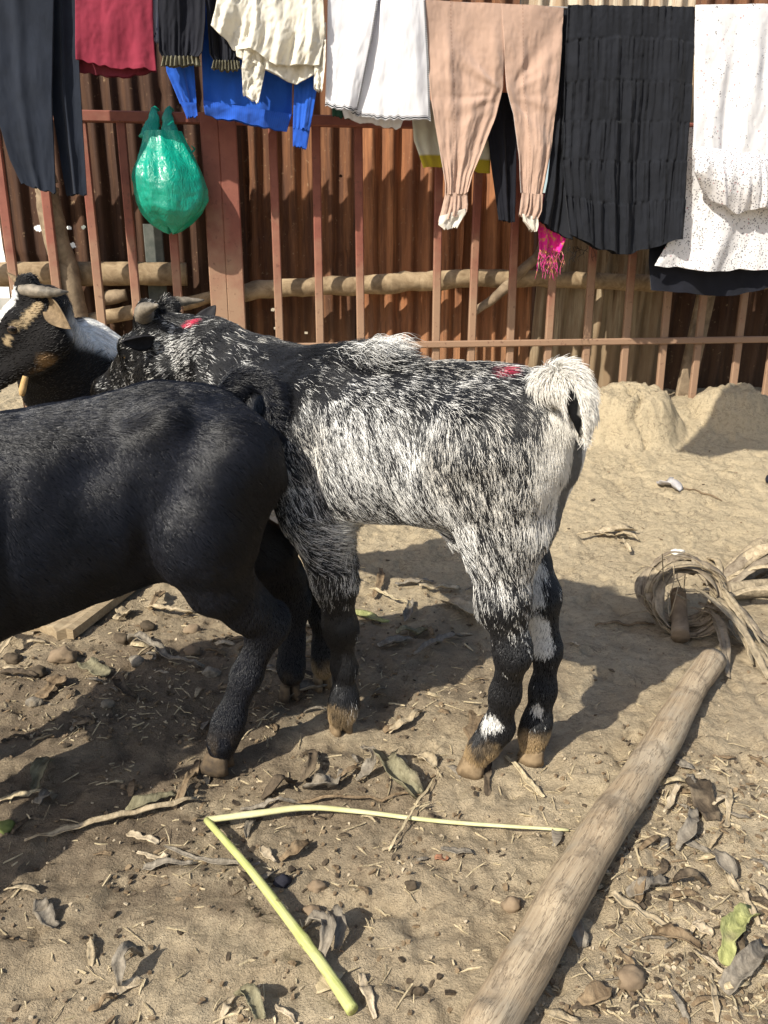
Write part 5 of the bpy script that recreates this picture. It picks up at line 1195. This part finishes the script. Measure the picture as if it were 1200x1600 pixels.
for k, q in enumerate(SC):
    scrap(*q[:6], q[6], q[7], q[8], q[9], q[10], q[11], q[12], seed=k)
# torn pale leaf on the dust behind the goat
t = empty('torn_leaf', G(970, 842), 'torn cream leaf lying on the pale dust right of the speckled rump', 'leaf')
for k, (x, y, l, a, w_) in enumerate(((962, 838, 62, 6, 20), (980, 846, 40, -14, 12), (930, 843, 60, -2, 8), (975, 858, 26, -50, 6))):
    p = G(x, y); q = G(x+math.cos(math.radians(a))*l/2, y-math.sin(math.radians(a))*l/2); V, F = strip(np.linspace(2*p-q, q, 12)+np.array([0, 0, .012])+np.outer(np.sin(np.linspace(0, 3.1, 12)), [0, 0, .012]), w_/2*.0017, .5, seed=k, crumple=.006); mesh_obj('leaf_piece', V, F, M_l2, t)
M_white = mat_plain('white_stone', (.62, .58, .50), (.74, .70, .63), 30); M_stone = mat_plain('brown_stone', (.16, .115, .075), (.25, .185, .12), 40); M_lump = mat_plain('dung', (.05, .038, .025), (.10, .075, .05), 60)
pebble(1057, 868, 9.5, M_white, 'smooth white pebble on the pale dust above the fibre coil', squash=.5, seed=1)
pebble(512, 925, 30, mat_plain('white_block', (.60, .55, .51), (.72, .67, .62), 40), 'rough whitish lump behind the speckled foreleg', 'lump', 'stone', .75, seed=2)
pebble(535, 912, 22, M_stone, 'brown stone right of the rough whitish lump', squash=.7, seed=3)
pebble(470, 916, 16, M_white, 'pale stone between the black hock and the whitish lump', squash=.7, seed=4)
pebble(488, 1421, 14, M_stone, 'round brown stone above the lower arm of the bent stem', squash=.7, seed=5)
pebble(495, 1385, 13, M_stone, 'brown clod beside the round brown stone', 'clod', 'clod', .7, seed=6)
pebble(985, 1536, 19, M_stone, 'knobbly brown lump right of the log near the bottom', 'clod', 'clod', .8, seed=7)
pebble(800, 1416, 13, M_stone, 'small stone touching the left side of the log', squash=.9, seed=8)
pebble(642, 1392, 8, M_lump, 'small dark pellet clod on the bare earth left of the log', 'clod', 'clod', .8, seed=9)
pebble(652, 1545, 9, M_lump, 'dark crumb of soil near the bottom centre', 'clod', 'clod', .8, seed=10)
pebble(440, 1384, 12, mat_plain('dark_blue_scrap', (.010, .010, .014), (.025, .025, .035)), 'tiny crumpled dark blue scrap inside the V of the stem', 'scrap', 'scrap', .8, seed=11)
pebble(10, 1292, 14, mat_plain('green_lump', (.09, .12, .03), (.16, .18, .06)), 'small green lump at the left edge', 'lump', 'lump', .8, seed=12)
for k, (x, y, r) in enumerate(((100, 1035, 17), (60, 1055, 13), (215, 1040, 12), (300, 1020, 13), (190, 1000, 12), (330, 1055, 12), (85, 985, 10), (230, 985, 11), (170, 1110, 10), (300, 990, 12), (20, 1035, 12), (55, 1100, 12))):
    pebble(x, y, r, [M_stone, M_lump, M_l4][k % 3], 'small clod in the dark litter under the black goat', 'clod', 'clod', .7, 'clods in the litter under the black goat', seed=20+k)
# sandal under the fence, black rag at right
t = empty('sandal', G(1112, 622), 'old dark sandal lying under the fence between the two earth mounds', 'sandal')
M_rub = mat_plain('grey_rubber', (.05, .05, .048), (.10, .098, .09), 30); b0 = FP(1112, 617, 3.36)
V, F = tube(catmull([b0-AXF*.05, b0, b0+AXF*.055], 20), [.018, .030, .027, .024, .012], 14, flat=(1, .45)); mesh_obj('sole', V, F, M_rub, t)
V, F = tube(catmull([b0+AXF*.03-np.array([0, .03, -.0]), b0+AXF*.025+np.array([0, 0, .03]), b0+AXF*.03+np.array([0, .03, 0])], 12), .008, 8, flat=(1, .5)); mesh_obj('strap', V, F, M_rub, t)
p = G(1203, 758); V, F = tube(catmull([p+np.array([-.012, 0, .012]), p+np.array([.02, .01, .02]), p+np.array([.09, .0, .01])], 16), [.006, .022, .028, .015], 10, flat=(1, .6), rough=.35, freq=40); tag(mesh_obj('black_rag', V, F, M_blk, None, origin=p), 'corner of a black rag on the dust at the right edge', 'rag')
# folded tan sack behind the goats
def sack():
    p = G(425, 862); U, T = np.meshgrid(np.linspace(-1, 1, 40), np.linspace(0, 1, 30)); rr = np.clip(1-U**4, 0, 1)
    X = p[0]+U*.125-.02; Yy = p[1]+T*.20; Z = terrain(X, Yy)+.055*np.sin(np.clip(T*1.15+.03, 0, 1)*math.pi)**.5*rr**.5+.016*(fbm(np.stack([X*22, Yy*40, X*0], -1), 3, 3)-.5)-.004
    V = np.stack([X, Yy, Z], -1).reshape(-1, 3); F = grid_faces(30, 40); tag(mesh_obj('sack', V, F, mat_fabric('tan_sacking', (.40, .31, .20), .12, 0, .9, .1), None, origin=p), 'folded tan sack lying on the ground between the two large goats', 'sack')
sack()
# coil of banana fibre and the dried stalks beside it
def ribbon_mat(): 
    n = NT('banana_fibre'); v = n.map((60, 60, 8)); g = n.noise(1.2, 6, .7, vec=v); c = n.mix(n.ramp(g, (.32, 0.), (.68, 1.)), (.125, .095, .066), (.32, .262, .185)); n.base(c, .75, .25); n.bump(g, .5, .003); return n.m
M_fib = ribbon_mat(); M_fibp = leafmat('pale_fibre', (.24, .19, .125), (.37, .30, .20), 60)
ctr = G(1068, 985); t = empty('fibre_coil', ctr, 'loose coil of dried grey banana fibre above the top end of the log', 'fibre coil')
r_ = np.random.default_rng(12); ring_h = np.array([0.02, .02, .085])
for k in range(30):
    a0 = r_.uniform(0, 6.28); sp = r_.uniform(2.2, 5.2); a = np.linspace(a0, a0+sp, 26); R1 = r_.uniform(.070, .108); R2 = r_.uniform(.060, .095); dy = r_.normal(0, .014)
    pth = ctr+np.stack([np.cos(a)*R1, .02+dy+.03*np.sin(a)+.012*np.sin(a*2.3+k), .082+np.sin(a)*R2*.88], -1); pth[:, 2] = np.maximum(pth[:, 2], terrain(pth[:, 0], pth[:, 1])+.006)
    V, F = strip(pth, (r_.uniform(.014, .022) if k % 4 == 1 else r_.uniform(.003, .010)), r_.uniform(-.6, .6), seed=k, twist=r_.uniform(-2, 2), nv=5, taper=.4, crumple=.003); mesh_obj('fibre_strip', V, F, M_fib if k % 4 else M_fibp, t)
for k in range(12):
    a = r_.uniform(-.6, .6); p0 = ctr+np.array([.06+r_.normal(0, .02), .01, .10-.03*(k % 3)+r_.normal(0, .012)]); x1, y1 = [(1170, 1040), (1188, 1010), (1150, 1000), (1205, 1060), (1140, 1060), (1215, 1015)][k % 6]; p1_ = G(x1+r_.normal(0, 6), y1+r_.normal(0, 6))+np.array([0, 0, .006]); m_ = (p0+p1_)/2+np.array([r_.normal(0, .01), r_.normal(0, .01), .02])
    V, F = strip(catmull([p0, m_, p1_], 20), r_.uniform(.004, .012), r_.uniform(-.5, .5), seed=50+k, twist=r_.uniform(-1.5, 1.5), nv=5, taper=.5, crumple=.003); mesh_obj('fibre_strip', V, F, M_fib if k % 3 else M_fibp, t)
for k in range(16):
    p0 = ctr+np.array([r_.uniform(-.08, .06), r_.uniform(-.02, .04), r_.uniform(.01, .15)]); dlt = r_.normal(0, .045, (3, 3)); pth = catmull([p0, p0+dlt[0], p0+dlt[0]+dlt[1]], 14); pth[:, 2] = np.maximum(pth[:, 2], terrain(pth[:, 0], pth[:, 1])+.004)
    V, F = tube(pth, .0012, 4); mesh_obj('fibre_thread', V, F, M_fibp, t)
V, F = tube(catmull([G(1062, 1008)+np.array([0, 0, .02]), ctr+np.array([.0, .06, .07])], 16), [.021, .019, .018], 14, rough=.1, freq=30); tag(mesh_obj('short_stick', V, F, M_poleold, None, origin=ctr), 'short thick grey stick lying inside the fibre coil', 'stick')
t = empty('dried_stalks', G(1180, 925), 'sheaf of dried banana stalks at the right edge behind the fibre coil', 'stalks')
for k in range(18):
    x0, y0 = 1112+r_.normal(0, 8), 925+r_.normal(0, 9); x1, y1 = 1250, 862+r_.normal(0, 26)+k*2.0; p0 = G(x0, y0); p1_ = G(x1, y1); hgt = .02+.075*r_.random()
    V, F = strip(catmull([p0+np.array([0, 0, .012]), (p0+p1_)/2+np.array([0, 0, hgt]), p1_+np.array([0, 0, hgt])], 20), r_.uniform(.007, .022), r_.uniform(-.8, .8), seed=90+k, twist=r_.uniform(-1, 1), nv=6, taper=.35, crumple=.004); mesh_obj('stalk', V, F, [M_fib, M_fibp, M_l2][k % 3], t)
V, F = tube(catmull([G(1118, 940)+np.array([0, 0, .02]), G(1180, 932)+np.array([0, 0, .022]), G(1300, 925)+np.array([0, 0, .022])], 24), [.022, .024, .022], 14, rough=.12, freq=25); mesh_obj('stalk', V, F, M_fibp, t)
p = G(1085, 908); V, F = tube(catmull([G(1108, 872)+np.array([0, 0, .0]), G(1120, 905)+np.array([0, 0, .045]), G(1124, 940)+np.array([0, 0, .01])], 14), .009, 8, flat=(1, .5), rough=.2); mesh_obj('stalk', V, F, M_l2, t)

# scattered small pieces: countable ones as objects, the crumbs as one mass
r_ = np.random.default_rng(21)
def zones(k):
    z = r_.random()
    if z < .36: return 1200-260*r_.random()**1.3-(0 if r_.random() < .7 else 120), r_.uniform(1180, 1600)
    if z < .62: return r_.uniform(0, 430), r_.uniform(960, 1160)
    if z < .80: return r_.uniform(380, 760), r_.uniform(900, 1130)
    if z < .92: return r_.uniform(150, 720), r_.uniform(1180, 1400)
    return r_.uniform(0, 1200), r_.uniform(1100, 1600)
protos = []
for k in range(10):
    n = 9; tt = np.linspace(-.5, .5, n); b = r_.uniform(-1.5, 1.5); th = b*tt; xy = np.cumsum(np.stack([np.cos(th), np.sin(th)], -1)/n, 0); xy -= xy[n//2]
    V, F = strip(np.column_stack([xy*.06, .007+.01*(1-4*tt*tt)*r_.random()]), r_.uniform(.004, .0095), r_.uniform(.2, .9), seed=300+k, nv=4, twist=r_.uniform(-.8, .8)); me = bpy.data.meshes.new('scrap_shape'); me.from_pydata([tuple(v) for v in V], [], F); me.update(); me.polygons.foreach_set('use_smooth', [True]*len(me.polygons)); protos.append(me)
mats = [M_l1, M_l2, M_l4, M_l5, M_l1, M_straw, M_l4, M_chip]; variants = {}
KN = ['brown dry leaf flake', 'pale tan leaf flake', 'grey leaf flake', 'blackish leaf flake', 'brown dry leaf flake', 'straw coloured flake', 'grey leaf flake', 'pale wood chip']
for k in range(170):
    x, y = zones(k); p = G(x, y); i, m = int(r_.integers(10)), int(r_.integers(8))
    if (i, m) not in variants: me = protos[i].copy(); me.materials.append(mats[m]); variants[i, m] = me
    o = bpy.data.objects.new('leaf_flake', variants[i, m]); COL.objects.link(o); s = r_.uniform(.35, .95); o.location = (p[0], p[1], float(surf(p[0], p[1]))-.002); o.rotation_euler = (r_.normal(0, .12), r_.normal(0, .12), r_.uniform(0, 6.28)); o.scale = (s, s*r_.uniform(.5, 1.2), s)
    tag(o, 'small %s scattered over the trodden earth' % KN[m], 'leaf flake', 'leaf flakes on the trodden earth')
def litter(name, count, seed, mat, Lr, wr_, dens=None, kind='stuff'):
    r = np.random.default_rng(seed); V = []; F = []; nb = 0; PT = []
    for k in range(count):
        if r.random() < .72: x, y = zones(k)
        else: x, y = r.uniform(0, 1200), r.uniform(700, 1600)
        d = ray(x, y); tz = (terrain(0, 2.3) if y < 760 else 0); t_ = (tz-CAM[2])/d[2]; p = CAM+d*t_
        PT.append((p[0], p[1]))
    PT = np.array(PT); PZ = surf(PT[:, 0], PT[:, 1])
    for (qx, qy), qz in zip(PT, PZ):
        p = np.array([qx, qy, qz])
        L = Lr[0]*(Lr[1]/Lr[0])**(r.random()**1.6); w = r.uniform(*wr_); a = r.uniform(0, 6.28); dx = np.array([math.cos(a), math.sin(a), r.normal(0, .15)])*L/2; dy = np.array([-math.sin(a), math.cos(a), r.normal(0, .3)])*w/2; mid = np.array([0, 0, r.uniform(-.02, .06)*L])+np.array([-math.sin(a), math.cos(a), 0])*L*r.normal(0, .05); up_ = np.array([0, 0, w*.35+.0008]); b_ = p+np.array([0, 0, -.0006+r.random()*.0025])
        q = [b_-dx-dy, b_-dx+dy, b_+mid-dy*1.2, b_+mid+dy*1.2, b_+dx-dy*.6, b_+dx+dy*.6]; V += q+[v+up_ for v in q]; n = nb
        F += [(n+1, n, n+2, n+3), (n+3, n+2, n+4, n+5), (n+6, n+7, n+9, n+8), (n+8, n+9, n+11, n+10), (n, n+6, n+8, n+2), (n+2, n+8, n+10, n+4), (n+7, n+1, n+3, n+9), (n+9, n+3, n+5, n+11), (n, n+1, n+7, n+6), (n+4, n+10, n+11, n+5)]; nb += 12
    o = mesh_obj(name, np.array(V), F, mat, None, smooth=False); tag(o, kind=kind); return o
litter('straw_litter', 1400, 31, M_straw, (.008, .045), (.0008, .0022))
litter('leaf_crumbs', 900, 32, M_l1, (.004, .014), (.002, .006))
litter('pale_crumbs', 700, 33, M_chip, (.002, .008), (.0015, .004))
litter('dark_crumbs', 420, 34, M_l5, (.004, .018), (.002, .008))
litter('soil_grit', 500, 35, M_stone, (.002, .006), (.002, .005))

# added unseen above the view: a line with a towel on it; its shade falls on the bank at the right
V, F = tube(catmull([(-2.5, 1.45, 2.15), (.3, 1.78, 2.02), (3.2, 2.2, 2.15)], 40), .003, 8); tag(mesh_obj('added_line', V, F, bpy.data.materials['cord_grey'], None, origin=(.3, 1.78, 2.02)), 'unseen line added above the view to hold the shading cloth', 'clothes line')
U, T = np.meshgrid(np.linspace(0, 1, 40), np.linspace(0, 1, 30)); X_ = .02+U*.75; Z_ = 2.025+.02*(U-.3)**2-T*(.58+.03*np.sin(U*5)); Y_ = 1.745+.115*U+.02*np.sin(U*16+T*2)*(.3+T)
V = np.stack([X_, Y_, Z_], -1).reshape(-1, 3); V2 = V+np.array([0, .008, 0]); n_ = len(V); g_ = grid_faces(30, 40)
tag(mesh_obj('blocker', np.vstack([V, V2]), [tuple(q) for q in g_[:, ::-1]]+[tuple(q+n_) for q in g_], mat_fabric('brown_blocker', (.18, .12, .09)), None, origin=V[0]), 'brown towel added unseen above the view to shade the bank at right', 'blocker')
